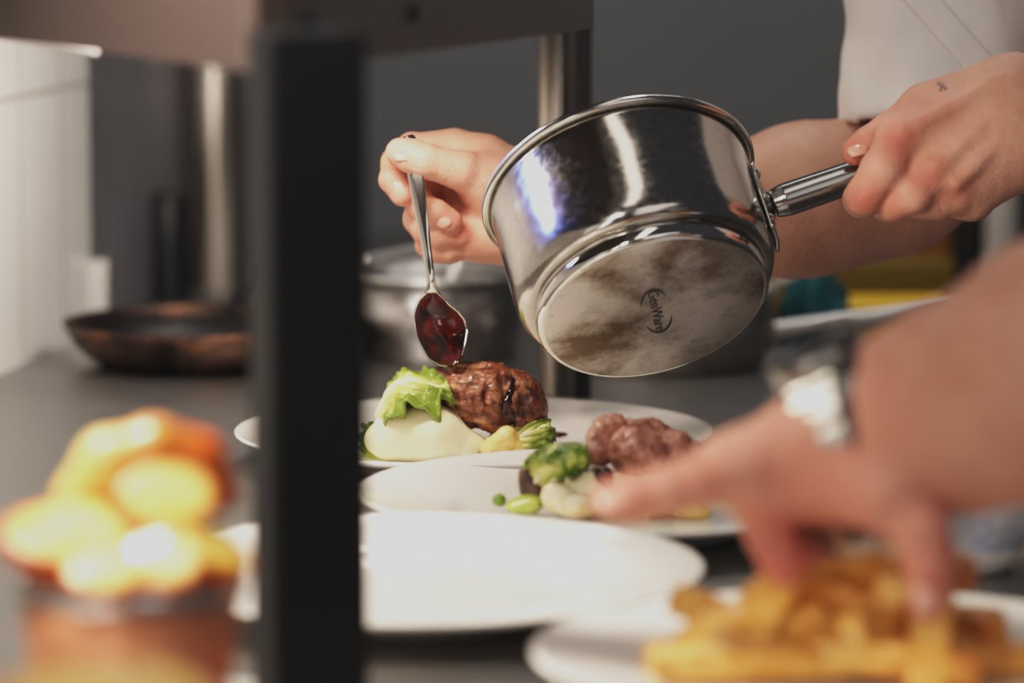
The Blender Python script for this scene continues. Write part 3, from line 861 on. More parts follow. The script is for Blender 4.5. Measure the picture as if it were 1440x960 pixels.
# thumb comes down on the near side
h.chain([(E(1150, 668, -.002), 0.0165), (E(1245, 700, -.022), 0.0143), (E(1296, 745, -.030), 0.0113), (E(1308, 800, -.032), 0.0101), (E(1306, 846, -.030), 0.0084)], .003, .012)
V3, Q3 = h.mesh(.0016); V3 = relax(V3, Q3, 1); V3 = rough(V3, Q3, .0005, 110, 12)
red3 = redness(V3, [(E(858, 704, -.018), .02, .55), (E(1100, 790, -.005), .028, .8), (E(1306, 830, -.03), .03, .6), (E(1290, 740, -.03), .02, .35), (E(990, 676, -.02), .015, .3), (E(1230, 610, -.025), .03, .25), (E(1160, 690, -.02), .03, .45)])
link('body', V3, Q3, M['skin_b'], per2, attr={'red': np.clip(red3, 0, 1)})
nail(per2, E(862, 697, -.0190), IMG(-.2, -.8, -.6), IMG(-1, .2, 0), .0055, .0065)
nail(per2, E(1306, 838, -.0400), IMG(.1, .1, -1), IMG(0, 1, 0), .006, .007)
# sleeve and torso outside the frame keep the arm attached to someone
t2 = Solid(); sv = np.array([.56, 1.30, 1.42]); el = E(1850, 380, -.130); ud = (el - sv) / np.linalg.norm(el - sv)
t2.cone(sv, sv + ud * .17, .075, .07, .03).cone(sv, (.78, 1.15, 1.40), .08, .12, .04).cone((.80, 1.10, 1.36), (.84, 1.05, .98), .15, .15, .05).cone((.80, 1.10, 1.38), (.86, .92, 1.40), .10, .08, .04)
t2.cone(sv + ud * .05, sv + ud * .30, .052, .062, .004, sub=True)
V, Q = t2.mesh(.007); V = relax(V, Q, 2); link('jacket', V, Q, M['cotton'], per2)
tr = Solid(); tr.cone((.84, 1.05, 1.0), (.86, 1.04, .88), .145, .145, .04)
for s in (-1, 1):
    tr.cone((.86, 1.04 + s * .09, .86), (.86, 1.04 + s * .10, .46), .085, .062, .03).cone((.86, 1.04 + s * .10, .46), (.88, 1.04 + s * .10, .08), .06, .05, .02)
V, Q = tr.mesh(.010); link('trousers', V, Q, M['dark'], per2)
# watch
wc = E(1218, 612, .009); wax = E(1230, 601, .004) - E(1160, 632, .013); wax /= np.linalg.norm(wax)
wat = bpy.data.objects.new('watch', None); COL.objects.link(wat); wat.parent = per2; wat.location = Vector(wc - wloc(per2)); wat.empty_display_size = .02
wu, wv, _ = frame(wax, UP)                  # wu: up across the wrist
if wv @ FWD > 0: wv = -wv                   # wv: toward the lens
def band(u, v):
    aa = 2 * PI * u; lk = .0012 * abs(math.sin(PI * 22 * u)) ** .4
    r1, r2 = .0352 + lk, .0356 + lk
    return wc + wu * math.cos(aa) * r1 + wv * math.sin(aa) * r2 + wax * ((v - .5) * .025 - .005)
V, Fc, _, _ = sheet(band, 133, 9, .0026); link('strap', V, Fc, M['watch'], wat)
wtop = wc - wax * .004 + (wu * .93 + wv * .28) * .0352; wtn = wu * .93 + wv * .28; wtn /= np.linalg.norm(wtn)
V, Fc = lathe([(0, -.002), (.018, -.002), (.0195, 0), (.0195, .006), (.018, .0085), (.0165, .009), (0, .009)], wtop, wtn, 48); link('case', V, Fc, M['watch'], wat)
V, Fc = lathe([(.0185, .0080), (.0205, .0086), (.0200, .0105), (.0165, .0112), (.0160, .0098), (0, .0098)], wtop, wtn, 48); link('bezel', V, Fc, M['dial'], wat)
V, Fc = tube([wtop + wax * .019 + wtn * .003, wtop + wax * .0235 + wtn * .003], [.003, .003], 16); link('crown', V, Fc, M['watch'], wat)
wc2 = wc + wax * .0115
def band2(u, v):
    aa = 2 * PI * u
    return wc2 + wu * math.cos(aa) * .0378 + wv * math.sin(aa) * .0378 + wax * (v - .5) * .013
V, Fc, _, _ = sheet(band2, 90, 6, .0024); o = link('gap_shadow_band', V, Fc, M['gapshade'], wat)  # dark band in place of the shadow gap between bracelet and forearm

# ------------------------------------------------------------------ food on the back plate
ZP = CT + .0058
def onp(px, py, h=0): return G(px, py, ZP + h)
def put(name, V, Q, mat, label, cat, group=None, attr=None): return tag(link(name, V, Q, mat, attr=attr), label, cat, group)

DM = 2.215
def K(x, y, dz=0): return P(x, y, DM + dz)
m = Solid()
m.ell(K(664, 556), (.0195, .019, .0185), k=.005)
m.ell(K(693, 557, -.004), (.0150, .021, .0190), k=.004)
m.ell(K(722, 563, -.002), (.0165, .021, .0180), k=.004)
m.ell(K(746, 574, .002), (.0095, .016, .0140), k=.005)
m.ell(K(640, 545, .004), (.0140, .016, .0140), k=.006)
m.ell(K(715, 590, .004), (.0170, .018, .0075), k=.006)
for (x0, y0, x1, y1) in ((676, 516, 690, 602), (704, 519, 716, 600), (732, 535, 738, 598)):
    m.cone(K(x0, y0, -.021), K(x1, y1, -.019), .0026, .0022, .004, sub=True)
V, Q = m.mesh(.0011); pt_ = np.maximum(pits(V, 120, 2), pits(V, 300, 6) * .8); V = rough(V, Q, .0030, 120, 2, 4); V = rough(V, Q, .0011, 420, 5, 2)
put('roast_meat', V, Q, M['meat'], 'browned glossy roast meat lying on mash on the back plate', 'meat', attr={'pit': pt_})
m = Solid(); m.ell(K(622, 526, .004), (.0115, .012, .0050), np.array([[1, 0, .3], [0, 1, 0], [-.3, 0, 1]]), k=.003).ell(K(640, 533, .006), (.010, .011, .006), k=.004)
V, Q = m.mesh(.0010); V = rough(V, Q, .0008, 220, 6); put('meat_slice', V, Q, M['meat_pink'], 'small pink slice of meat behind the lettuce on the back plate', 'meat')
# sauce runs over the roast
def run(p, w, label, name='sauce_drizzle'):
    m = Solid()
    for i in range(len(p) - 1): m.cone(p[i], p[i + 1], w[i], w[i + 1], .002)
    V, Q = m.mesh(.0008); put(name, V, Q, M['sauce'], label, 'sauce')
run([K(722, 534, -.016), K(718, 552, -.021), K(713, 566, -.0225), K(708, 578, -.0215)], [.0014, .0020, .0026, .0012], 'thin dark sauce run down the front of the browned roast meat')
# mash quenelle
m = Solid()
mc0 = onp(602, 640)
m.cone(K(556, 612, -.012), K(610, 612, -.014), .0125, .0150, .008).cone(K(610, 612, -.014), K(672, 624, -.010), .0150, .0055, .008).cone(K(556, 612, -.012), K(532, 618, -.010), .0125, .0085, .006)
m.ell(K(590, 598, -.008), (.020, .013, .009), k=.010)
m.cone(K(545, 632, -.014), K(655, 634, -.014), .0060, .0050, .006)
V, Q = m.mesh(.0013); V = relax(V, Q, 2); V = rough(V, Q, .0006, 70, 8)
put('mashed_potato', V, Q, M['mash'], 'smooth pale quenelle of mash on the left of the back plate', 'mash')
# green puree
def blob(name, outline, h, mat, label, cat, z=ZP):
    m = Solid()
    for (px, py, r) in outline:
        c = onp(px, py); m.ell((c[0], c[1], z + h * .1), (r, r * 1.5, h), k=.004)
    V, Q = m.mesh(.0009); return put(name, V, Q, mat, label, cat)
blob('green_puree', [(528, 641, .008), (545, 643, .008), (568, 643, .009), (590, 644, .008), (612, 643, .008), (636, 642, .006), (650, 641, .005), (520, 636, .007)], .0042, M['puree'], 'smear of green puree in front of the mash on the back plate', 'puree')
blob('sauce_pool', [(772, 612, .007), (786, 613, .006), (798, 614, .004), (762, 610, .006)], .0018, M['sauce'], 'small dark sauce pool right of the browned roast meat', 'sauce')
blob('sauce_pool', [(690, 640, .008), (715, 640, .010), (740, 636, .008), (668, 634, .008)], .0016, M['sauce'], 'thin dark sauce under the roast potato on the back plate', 'sauce')

def leaf(name, base, tip, wdir, width, arch, label, mat, cat='lettuce', frill=.006, seed=0, curl=.5, group=None, bulge=None):
    base, tip, wdir = (np.asarray(x, float) for x in (base, tip, wdir))
    ln = tip - base; L = np.linalg.norm(ln); l = ln / L
    w = wdir - l * (wdir @ l); w /= np.linalg.norm(w); n = np.cross(l, w)
    if n[2] < 0: n = -n
    if bulge is not None:
        b = np.asarray(bulge, float); n = b - l * (b @ l) - w * (b @ w); n /= np.linalg.norm(n)
    ph = seed * 1.7
    def f(u, v):
        x = (v - .5) * 2
        prof = (math.sin(PI * (u * .82 + .16)) ** .6)
        wd = width * (.35 + .65 * prof) * (1 - .35 * max(0, u - .8) / .2)
        e = abs(x) ** 2 * (0.3 + .7 * u) + max(0, u - .75) * 2
        fr = frill * e * (math.sin(18 * u + 5 * x + ph) + .6 * math.sin(37 * u - 9 * x + ph * 2) + .4 * math.sin(61 * x + 13 * u))
        veins = .0010 * math.sin(26 * abs(x) - 22 * u + ph) * (1 - abs(x) * .3)
        mid = .0022 * math.exp(-(x * 7) ** 2) * (1 - u)
        return base + l * L * u + w * wd * x + n * (arch * math.sin(PI * u) - curl * width * x * x * (.5 + .5 * u) + fr + veins + mid) + w * fr * .5
    V, Fc, U, W = sheet(f, 58, 45, .0011)
    edge = np.clip(np.abs(W - .5) * 2 * .75 + (U - .35) * .75 + .1, 0, 1)
    edge = np.where(np.abs(W - .5) * 2 < .12 * (1.3 - U), edge * .35, edge)
    return put(name, V, Fc, mat, label, cat, group, attr={'edge': edge})
leaf('lettuce_leaf', K(531, 590, -.004), K(634, 548, -.018), K(560, 530, .03) - K(585, 600, -.03), .0195, .016, 'bright green gem lettuce leaf draped over the mash on the back plate', M['leaf'], frill=.0048, seed=1, curl=.45, bulge=IMG(-.3, -.8, -.6))
leaf('lettuce_leaf', K(548, 585, .012), K(606, 534, .004), IMG(.5, .3, -.8), .017, .010, 'paler lettuce leaf behind the bright one leaning on the mash', M['leaf'], frill=.003, seed=4, curl=.3, bulge=IMG(-.5, -.7, -.4))
leaf('lettuce_leaf', K(529, 640, .0), K(518, 596, -.004), IMG(1, .1, .1), .008, .006, 'dark green lettuce tip at the far left of the back plate', M['leaf_char'], frill=.003, seed=2, bulge=IMG(0, -.2, -1))
leaf('lettuce_wedge', K(694, 640, -.010), K(774, 596, -.014), IMG(.3, .8, -.3), .0150, .006, 'pale green lettuce wedge leaning under the right of the roast meat', M['leaf'], frill=.0035, seed=5, curl=.6, bulge=IMG(.2, -.4, -.9))
leaf('lettuce_wedge', K(700, 641, -.004), K(776, 606, -.006), IMG(.3, .8, .1), .012, .007, 'darker outer lettuce leaf behind the pale wedge on the back plate', M['leaf_char'], frill=.0035, seed=9, curl=.5, bulge=IMG(.3, -.4, -.8))
m = Solid(); m.cone(K(690, 630, -.016), K(712, 612, -.018), .0055, .0052, .004).cone(K(712, 612, -.018), K(738, 624, -.016), .0045, .0026, .004).cone(K(690, 634, -.016), K(730, 634, -.016), .0040, .003, .004)
V, Q = m.mesh(.0009); V = rough(V, Q, .0008, 160, 4); put('roast_potato', V, Q, M['roast'], 'golden charred potato piece leaning against the lettuce wedge', 'potato')
for (x0, y0, x1, y1, lb) in ((716, 530, 718, 520, 'tiny dried herb stalk standing up on the roast meat top'), (741, 552, 748, 534, 'longer dried herb sprig on the right shoulder of the roast meat')):
    V, Fc = tube([K(x0, y0, -.012), K((x0 + x1) / 2 + 1, (y0 + y1) / 2, -.016), K(x1, y1, -.018)], [.0005, .0006, .0003], 8, 10)
    put('herb_sprig', V, Fc, M['herb'], lb, 'herb')

# ------------------------------------------------------------------ food on the middle plate
DN = 2.005
def N_(x, y, dz=0): return P(x, y, DN + dz)
def lump(name, parts, mat, label, cat, res=.0011, amp=.0012, fr=150, seed=0, group=None):
    m = Solid()
    for (p, r) in parts: m.ell(p, r, k=.004)
    V, Q = m.mesh(res); pt = pits(V, fr, seed); V = rough(V, Q, amp, fr, seed, 4)
    return put(name, V, Q, mat, label, cat, group, attr={'pit': pt * .35})
lump('sliced_meat', [(N_(848, 622, .012), (.0095, .012, .0115)), (N_(836, 640, .006), (.0075, .010, .008)), (N_(862, 600, .016), (.009, .011, .007))], M['meat_pink'], 'pink-edged meat slice standing at the left of the middle plate pile', 'meat', seed=3, amp=.0032, fr=170)
lump('sliced_meat', [(N_(892, 636, .000), (.0140, .013, .0125)), (N_(912, 642, .0), (.0100, .012, .0105)), (N_(876, 626, .004), (.008, .010, .008))], M['meat_pink'], 'brown crusted meat chunk in the middle of the middle plate pile', 'meat', seed=5, amp=.0032, fr=170)
lump('sliced_meat', [(N_(895, 606, .018), (.0155, .012, .0065)), (N_(928, 618, .016), (.0130, .012, .0065))], M['meat_pink'], 'long meat slice lying on top of the middle plate pile', 'meat', seed=8, amp=.0032, fr=170)
lump('sliced_meat', [(N_(948, 634, .010), (.0120, .013, .0100)), (N_(968, 646, .008), (.0080, .010, .0080)), (N_(936, 654, .004), (.011, .011, .009))], M['meat_pink'], 'dark meat chunk at the right of the middle plate pile', 'meat', seed=11, amp=.0032, fr=170)
lump('mashed_potato', [(N_(838, 694, -.004), (.0230, .018, .0125)), (N_(872, 704, -.004), (.0240, .018, .0110)), (N_(812, 680, .002), (.0150, .016, .0120)), (N_(915, 690, .006), (.028, .018, .0150))], M['mash'], 'yellowish mash under the sliced meat on the middle plate', 'mash', amp=.0008, fr=80, res=.0013)
lump('shallot', [(N_(790, 702, -.020), (.0098, .010, .0072)), (N_(778, 694, -.018), (.006, .008, .006))], M['shallot'], 'left pale braised shallot at the front of the middle plate', 'shallot', amp=.0004, seed=2)
lump('shallot', [(N_(812, 711, -.024), (.0118, .010, .0068))], M['shallot'], 'right cut shallot half lying at the front of the middle plate', 'shallot', amp=.0004, seed=4)
lump('shallot', [(N_(788, 676, -.010), (.0075, .008, .0080))], M['shallot'], 'upper shallot resting on the mash under the green sprout leaf', 'shallot', amp=.0004, seed=6)
leaf('sprout_leaf', N_(758, 668, -.012), N_(826, 642, -.012), IMG(.5, .9, -.3), .0085, .006, 'glossy dark green charred leaf on the middle plate', M['leaf_char'], 'leaf', .003, 6, .5, bulge=IMG(-.1, -.6, -.8))
leaf('sprout_leaf', N_(750, 694, -.004), N_(784, 628, -.004), IMG(.9, .3, -.3), .0110, .007, 'yellow green leaf standing at the left of the middle plate pile', M['leaf'], 'leaf', .003, 7, .4, bulge=IMG(-.4, -.4, -.8))
lump('sprout', [(N_(796, 643, -.012), (.0115, .010, .0078)), (N_(812, 640, -.012), (.0060, .008, .0055))], M['sprout'], 'shiny green sprout on top of the leaves on the middle plate', 'sprout', amp=.0010, fr=180)
lump('mushroom', [(N_(742, 672, -.002), (.0052, .008, .0080)), (N_(750, 690, -.004), (.0065, .008, .0075))], M['mushroom'], 'dark brown mushroom at the left of the middle plate pile', 'mushroom', amp=.0010)
lump('green_puree', [(N_(734, 711, -.010), (.0085, .012, .0040)), (N_(748, 706, -.008), (.0065, .012, .0046))], M['puree'], 'green puree spoonful at the left of the middle plate', 'puree', amp=.0006)
lump('pea', [(N_(702, 703, -.006), (.0038, .0038, .0036))], M['pea'], 'single round green pea left of the puree on the middle plate', 'pea', amp=.0001, res=.0006)
blob('sauce_pool', [(694, 714, .004), (706, 714, .005), (718, 714, .004)], .0016, M['sauce'], 'dark sauce smear under the single pea on the middle plate', 'sauce')
run([N_(842, 660, -.008), N_(850, 668, -.018), N_(856, 680, -.021)], [.004, .0045, .002], 'dark sauce running from the meat over the mash on the middle plate')
leaf('lettuce_leaf', N_(905, 722, -.012), N_(960, 714, -.012), IMG(.1, .5, -1), .007, .004, 'flat green lettuce scrap at the front right of the middle plate', M['leaf'], 'lettuce', .002, 3, bulge=IMG(0, -.9, -.3))
lump('roast_potato', [(N_(968, 720, -.012), (.0095, .008, .0042)), (N_(982, 718, -.010), (.0060, .007, .0045))], M['roast'], 'orange roast potato scrap at the right of the middle plate', 'potato', amp=.0008)

# ------------------------------------------------------------------ chips
def chip_mesh(L, w, t, bend, seed):
    s = Solid(); n = 5
    for i in range(n):
        u0 = (i / n - .5) * L; u1 = ((i + 1) / n - .5) * L
        z0 = bend * (1 - (2 * u0 / L) ** 2); z1 = bend * (1 - (2 * u1 / L) ** 2)
        an = math.atan2(z1 - z0, u1 - u0)
        R = np.array([[math.cos(an), 0, math.sin(an)], [0, 1, 0], [-math.sin(an), 0, math.cos(an)]])
        k = 1 - .25 * abs((i + .5) / n - .5)
        s.box(((u0 + u1) / 2, 0, (z0 + z1) / 2), (L / n / 2 * 1.15, w / 2 * k, t / 2 * k), R, .0018, .003)
    V, Q = s.mesh(.0014)
    V = relax(V, Q, 1); V = rough(V, Q, .0009, 90, seed, 3)
    N = vnormals(V, Q)
    e = np.clip((np.abs(V[:, 1]) / (w / 2) * np.maximum(np.abs(V[:, 2] - bend * (1 - (2 * V[:, 0] / L) ** 2)) / (t / 2), np.abs(V[:, 0]) / (L / 2)) - .62) * 2.2, 0, .9)
    return V, Q, e
chipv = []
for i, (L, w, t, b) in enumerate(((.074, .018, .015, .003), (.064, .016, .014, -.002), (.056, .020, .014, .004), (.080, .017, .015, .002), (.048, .018, .016, .001))):
    V, Q, e = chip_mesh(L, w, t, b, 20 + i)
    me = None
    chipv.append((V, Q, e))
protos = {}
def chip(kind, pos, yaw, pitch, roll, label, group):
    if kind not in protos:
        V, Q, e = chipv[kind]
        o = link('potato_chip', V, Q, M['chip'], attr={'edge': e}, origin=(0, 0, 0)); protos[kind] = o
    else:
        o = protos[kind].copy(); COL.objects.link(o)
    o.location = Vector(pos); o.rotation_euler = Euler((roll, pitch, yaw), 'XYZ')
    return tag(o, label, 'chip', group)
GP = 'chips piled on the front plate'
c4 = G(1145, 938, ZP); c4 = np.array([c4[0], c4[1], ZP])
def C4(x, y, z): return c4 + np.array([x, y, z if z < .012 else z * .86])
rd = math.radians
LB = 'golden fried potato chip buried among others in the pile on the front plate'
for (k, x, y, z, yw, pt, rl, lb) in [
    (3, -.030, -.034, .0085, 6, 0, 10, 'longest chip lying across the front left of the pile on the front plate'),
    (0, .028, -.038, .0085, -14, 2, -8, 'chip lying flat at the front right of the pile on the front plate'),
    (1, -.052, .000, .0080, 62, 4, 0, 'chip lying end-on at the left foot of the front plate pile'),
    (2, .055, -.006, .0080, 100, 0, 12, LB), (4, .012, .004, .008, 35, 0, 0, LB), (0, -.012, .026, .0085, 150, 0, 0, LB), (1, .034, .028, .008, 20, 0, 0, LB),
    (0, .062, .026, .0085, 60, 0, 0, LB), (4, -.020, -.010, .010, 80, 0, 0, LB),
    (2, -.030, -.012, .0225, 28, -14, 20, 'chip tilted over the left side of the front plate pile'),
    (1, .004, -.022, .0215, -32, 8, 10, 'short chip across the middle front of the front plate pile'),
    (0, .036, -.010, .0225, 48, 6, -14, LB), (4, -.040, .010, .0220, 130, -10, 25, 'chip with a pale pointed end on the left shoulder of the front plate pile'),
    (3, .010, .018, .0225, 8, 4, 0, LB), (1, .058, .010, .022, -60, 0, 10, LB),
    (2, -.016, -.004, .0355, 58, -30, 20, 'broad bright chip facing the lens near the top of the front plate pile'),
    (4, .014, -.006, .0350, -40, 20, 0, LB), (0, .038, .008, .0360, 75, 10, 20, LB), (1, -.008, .014, .0380, 100, -20, 0, LB),
    (2, -.006, .004, .0440, 40, -22, 30, 'chip tilted up at the top left of the front plate pile'),
    (0, .030, .004, .0470, 4, 2, 12, 'long flat chip on top of the front plate pile below the fingers'),
    (0, .046, -.026, .0280, 80, -48, 10, 'tall chip leaning upright at the right of the front plate pile'),
    (1, .070, -.022, .0090, 12, 0, 0, 'chip lying at the right foot of the front plate pile'),
]:
    chip(k, C4(x, y, z), rd(yw), rd(pt), rd(rl), lb, GP)

# ------------------------------------------------------------------ copper cups of fried potatoes
def wedge_mesh(L, w, t, seed, half=True):
    s = Solid(); s.ell((0, 0, 0), (L / 2, w / 2, t), k=.003)
    if half: s.box((0, 0, .05 + t * .15), (.2, .2, .05), None, .001, .004, sub=True)
    V, Q = s.mesh(.0014); V = relax(V, Q, 1); V = rough(V, Q, .0010, 70, seed, 3)
    top = t * .15
    r = np.sqrt((V[:, 0] / (L / 2)) ** 2 + (V[:, 1] / (w / 2)) ** 2)
    e = np.clip(np.where(V[:, 2] > top - .0025, (r - .60) * 2.6, 1.0), 0, 1)
    return V, Q, e
wv_ = [wedge_mesh(.060, .042, .019, 31), wedge_mesh(.050, .036, .018, 32), wedge_mesh(.040, .030, .016, 33), wedge_mesh(.034, .028, .012, 34)]
wprot = {}
def wedge(kind, pos, rot, label, group):
    if kind not in wprot:
        V, Q, e = wv_[kind]; o = link('fried_potato', V, Q, M['wedge'], attr={'edge': e}, origin=(0, 0, 0)); wprot[kind] = o
    else:
        o = wprot[kind].copy(); COL.objects.link(o)
    o.location = Vector(pos); o.rotation_euler = Euler([rd(v) for v in rot], 'XYZ'); return tag(o, label, 'potato', group)
def cup(px, py, Dd, label):
    c = P(px, py, Dd); rimz = c[2]; hgt = rimz - CT
    base = np.array([c[0], c[1], CT])
    t = empty('copper_cup', base, label, 'cup', 'small copper serving cups')
    rt, rb = .0425, .0335
    V, Fc = lathe([(0, .001), (rb - .003, .001), (rb - .001, 0), (rb, .002), (rt - .0005, hgt - .006), (rt - .002, hgt - .006), (rb - .0015, .003), (0, .003)], base, (0, 0, 1), 96); link('body', V, Fc, M['copper'], t)
    V, Fc = lathe([(rt - .0012, hgt - .0075), (rt + .0006, hgt - .0075), (rt + .0014, hgt - .004), (rt + .0010, hgt - .0005), (rt - .0002, hgt), (rt - .0020, hgt - .001), (rt - .0024, hgt - .0075)], base, (0, 0, 1), 96, close=True); link('rim', V, Fc, M['steel'], t)
    V, Fc = lathe([(rt - .0024, hgt - .006), (rb - .002, .004), (0, .004)], base, (0, 0, 1), 96); link('lining', V, Fc, M['dull_steel'], t)
    return np.array([c[0], c[1], rimz])
k1 = cup(184, 806, 1.45, 'copper cup heaped with fried potatoes left of the black post')
G1 = 'fried potatoes heaped in the left copper cup'
def C1(x, y, z): return k1 + np.array([x, y, z])
wedge(0, P(110, 752, 1.435), (26, 2, 4), 'big pale fried potato half on the left of the copper cup', G1)
wedge(2, P(234, 700, 1.435), (52, 0, 4), 'small round yellow potato slice in the middle of the copper cup heap', G1)
s_a = Solid(); s_a.chain([((-.027, 0, -.011), .0085), ((-.014, 0, .002), .0105), ((.004, 0, .005), .0105), ((.019, 0, -.001), .0100), ((.027, 0, -.014), .0080)], .006)
Va, Qa = s_a.mesh(.0014); Va = rough(Va, Qa, .0012, 70, 44)
oa = link('fried_potato', Va, Qa, M['wedge'], attr={'edge': np.clip(.35 + Va[:, 0] * 22 + (Va[:, 2] > .004) * .25, 0, 1)}, origin=(0, 0, 0)); oa.location = Vector(P(205, 650, 1.46)); oa.rotation_euler = Euler((rd(8), rd(-4), rd(8)))
tag(oa, 'curved orange fried potato arching over the top of the copper cup heap', 'potato', G1)
wedge(3, P(228, 786, 1.415), (40, 10, -20), 'small pale potato piece at the front rim of the copper cup', G1)
wedge(2, P(292, 768, 1.43), (34, 20, 30), 'deep golden potato piece at the right rim of the copper cup', G1)
wedge(3, P(150, 800, 1.412), (30, 0, 0), 'pale potato piece low at the front of the copper cup', G1)
for (x, y, z, r, k) in ((.0, .016, -.006, (10, 0, 60), 1), (.012, -.004, -.020, (0, 10, 20), 1), (-.012, .010, -.024, (0, 0, 110), 1), (.006, .012, .016, (10, 20, 70), 1)):
    wedge(k, C1(x, y, z), r, 'fried potato deep inside the left copper cup, mostly hidden by those above', G1)
k2 = cup(128, 1030, 1.20, 'nearest copper cup, cropped by the bottom left of the photo')
G2 = 'fried potatoes in the nearest copper cup'
wedge(0, P(120, 985, 1.20), (16, 4, 10), 'pale fried potato at the top of the nearest copper cup', G2)
wedge(1, P(210, 985, 1.215), (20, 10, -30), 'fried potato at the right of the nearest copper cup', G2)
wedge(2, P(45, 1000, 1.20), (20, -10, 40), 'small fried potato at the left of the nearest copper cup', G2)
wedge(1, k2 + np.array([0, 0, -.012]), (0, 0, 20), 'fried potato buried inside the nearest copper cup', G2)

# ------------------------------------------------------------------ pans on the far side
fc = G(290, 511, CT); fc = np.array([fc[0], fc[1], CT])
fp_ = empty('frying_pan', fc, 'worn brown-black frying pan lying by the tiled wall behind the black post', 'frying pan')
fr = .100
V, Fc = lathe([(0, 0), (.066, 0), (.073, .001), (.083, .007), (.091, .015), (.097, .024), (fr, .0300), (fr - .001, .0310), (fr - .003, .0300), (.094, .024)], fc, (0, 0, 1), 110); link('body', V, Fc, M['fry_out'], fp_)
V, Fc = lathe([(fr - .0025, .0303), (.094, .024), (.088, .015), (.079, .008), (.070, .0042), (0, .004)], fc, (0, 0, 1), 110); link('cooking_surface', V, Fc, M['fry_in'], fp_)
hdv = np.array([.15, .98, 0]); hdv /= np.linalg.norm(hdv)
V, Fc = tube([fc + hdv * .095 + [0, 0, .026], fc + hdv * .125 + [0, 0, .036], fc + hdv * .17 + [0, 0, .044], fc + hdv * .22 + [0, 0, .048]], [.007, .008, .009, .007], 18, 24, ref=(0, 0, 1), flat=.5); link('handle', V, Fc, M['fry_in'], fp_)

def back_pan(c, R, Hh, hdir, hl, rise, label, mat, hr=.007, att=.72):
    c = np.asarray(c, float); t = empty('saucepan', c, label, 'saucepan')
    V, Fc = lathe([(0, 0), (R * .9, 0), (R * .93, .002), (R * .94, .010), (R * .97, .013), (R, .02), (R, Hh - .004), (R - .0015, Hh - .004), (R - .0015, .02), (R * .93, .012), (0, .012)], c, (0, 0, 1), 90); link('body', V, Fc, mat, t)
    rim = [(R + .0016 + .0025 * math.cos(q), Hh - .002 + .0025 * math.sin(q)) for q in np.linspace(0, 2 * PI, 10, endpoint=False)]
    V, Fc = lathe(rim, c, (0, 0, 1), 90, close=True); link('rim', V, Fc, M['satin'], t)
    d = np.asarray(hdir, float); d /= np.linalg.norm(d); z = np.array([0, 0, 1.0])
    p0 = c + d * R + z * (Hh * att)
    V, Fc = tube([p0, p0 + d * .02 + z * .002, p0 + d * hl * .5 + z * rise * .5, p0 + d * hl * .93 + z * rise * .95, p0 + d * hl + z * rise], [hr, hr * .9, hr * 1.05, hr, hr * .4], 20, 30); hnd = link('handle', V, Fc, M['satin'], t)
    a_, b_, n_ = frame(d)
    V, Fc = bbox_mesh(p0 + d * .001, (.0025, .012, .011), .002, np.vstack([d, b_, a_])); link('handle_bracket', V, Fc, M['steel'], t)
    return t
g1 = G(612, 498, CT); back_pan((g1[0], g1[1], CT), .062, .060, (-.62, .75, 0), .14, .022, 'low steel saucepan on the worktop behind the spoon', M['dull_steel'])
g2 = G(948, 512, CT); back_pan((g2[0], g2[1], CT), .068, .054, (.93, .30, 0), .155, .012, 'steel saucepan behind the tilted one, long handle pointing right', M['dull_steel'], .0078, .36)
# ladle standing in that saucepan and a spoon in the other
LD = g2[1] + .02
def ladle(p0, p1, label):
    p0 = np.asarray(p0); p1 = np.asarray(p1); t = empty('ladle', p0, label, 'ladle')
    V, Fc = tube([p0 + [0, 0, .006], p0 * .6 + p1 * .4, p1], [.0028, .0034, .0046], 14, 20, ref=(0, 0, 1), flat=.6); link('handle', V, Fc, M['satin'], t)
    V, Fc = lathe([(0, 0), (.012, .0015), (.02, .007), (.023, .015), (.022, .015), (.019, .008), (.011, .003), (0, .002)], p0, (0, 0, 1), 40); link('bowl', V, Fc, M['satin'], t)
lp1 = P(1128, 383, 2.62)
ladle((g2[0] - .03, g2[1] + .015, CT + .0135), lp1, 'ladle standing in the saucepan behind the tilted one')
lp2 = P(648, 352, 2.74)
sl0 = P(700, 326, 2.80); sl1 = P(505, 366, 2.71)
bq = empty('serving_spoon', sl0, 'long steel spoon lying across the rim of the low saucepan behind the hand', 'spoon')
V, Fc = tube([sl0, sl0 * .5 + sl1 * .5, sl1], [.0032, .0045, .0062], 16, 20, ref=(0, 0, 1), flat=.55); link('handle', V, Fc, M['satin'], bq)
dsp = (sl0 - sl1) / np.linalg.norm(sl0 - sl1); wsp = np.cross(dsp, [0, 0, 1.0]); wsp /= np.linalg.norm(wsp)
V, Fc, _, _ = sheet(lambda u, v: sl0 + dsp * .055 * u + wsp * (v - .5) * .034 * math.sin(PI * (.08 + .88 * u)) ** .6 + np.array([0, 0, -.008 * math.sin(PI * u) * (1 - (2 * v - 1) ** 2)]), 24, 13, .0012); link('bowl', V, Fc, M['satin'], bq)
ladle((g1[0] - .005, g1[1] - .01, CT + .0135), lp2, 'ladle standing in the low saucepan behind the spoon')
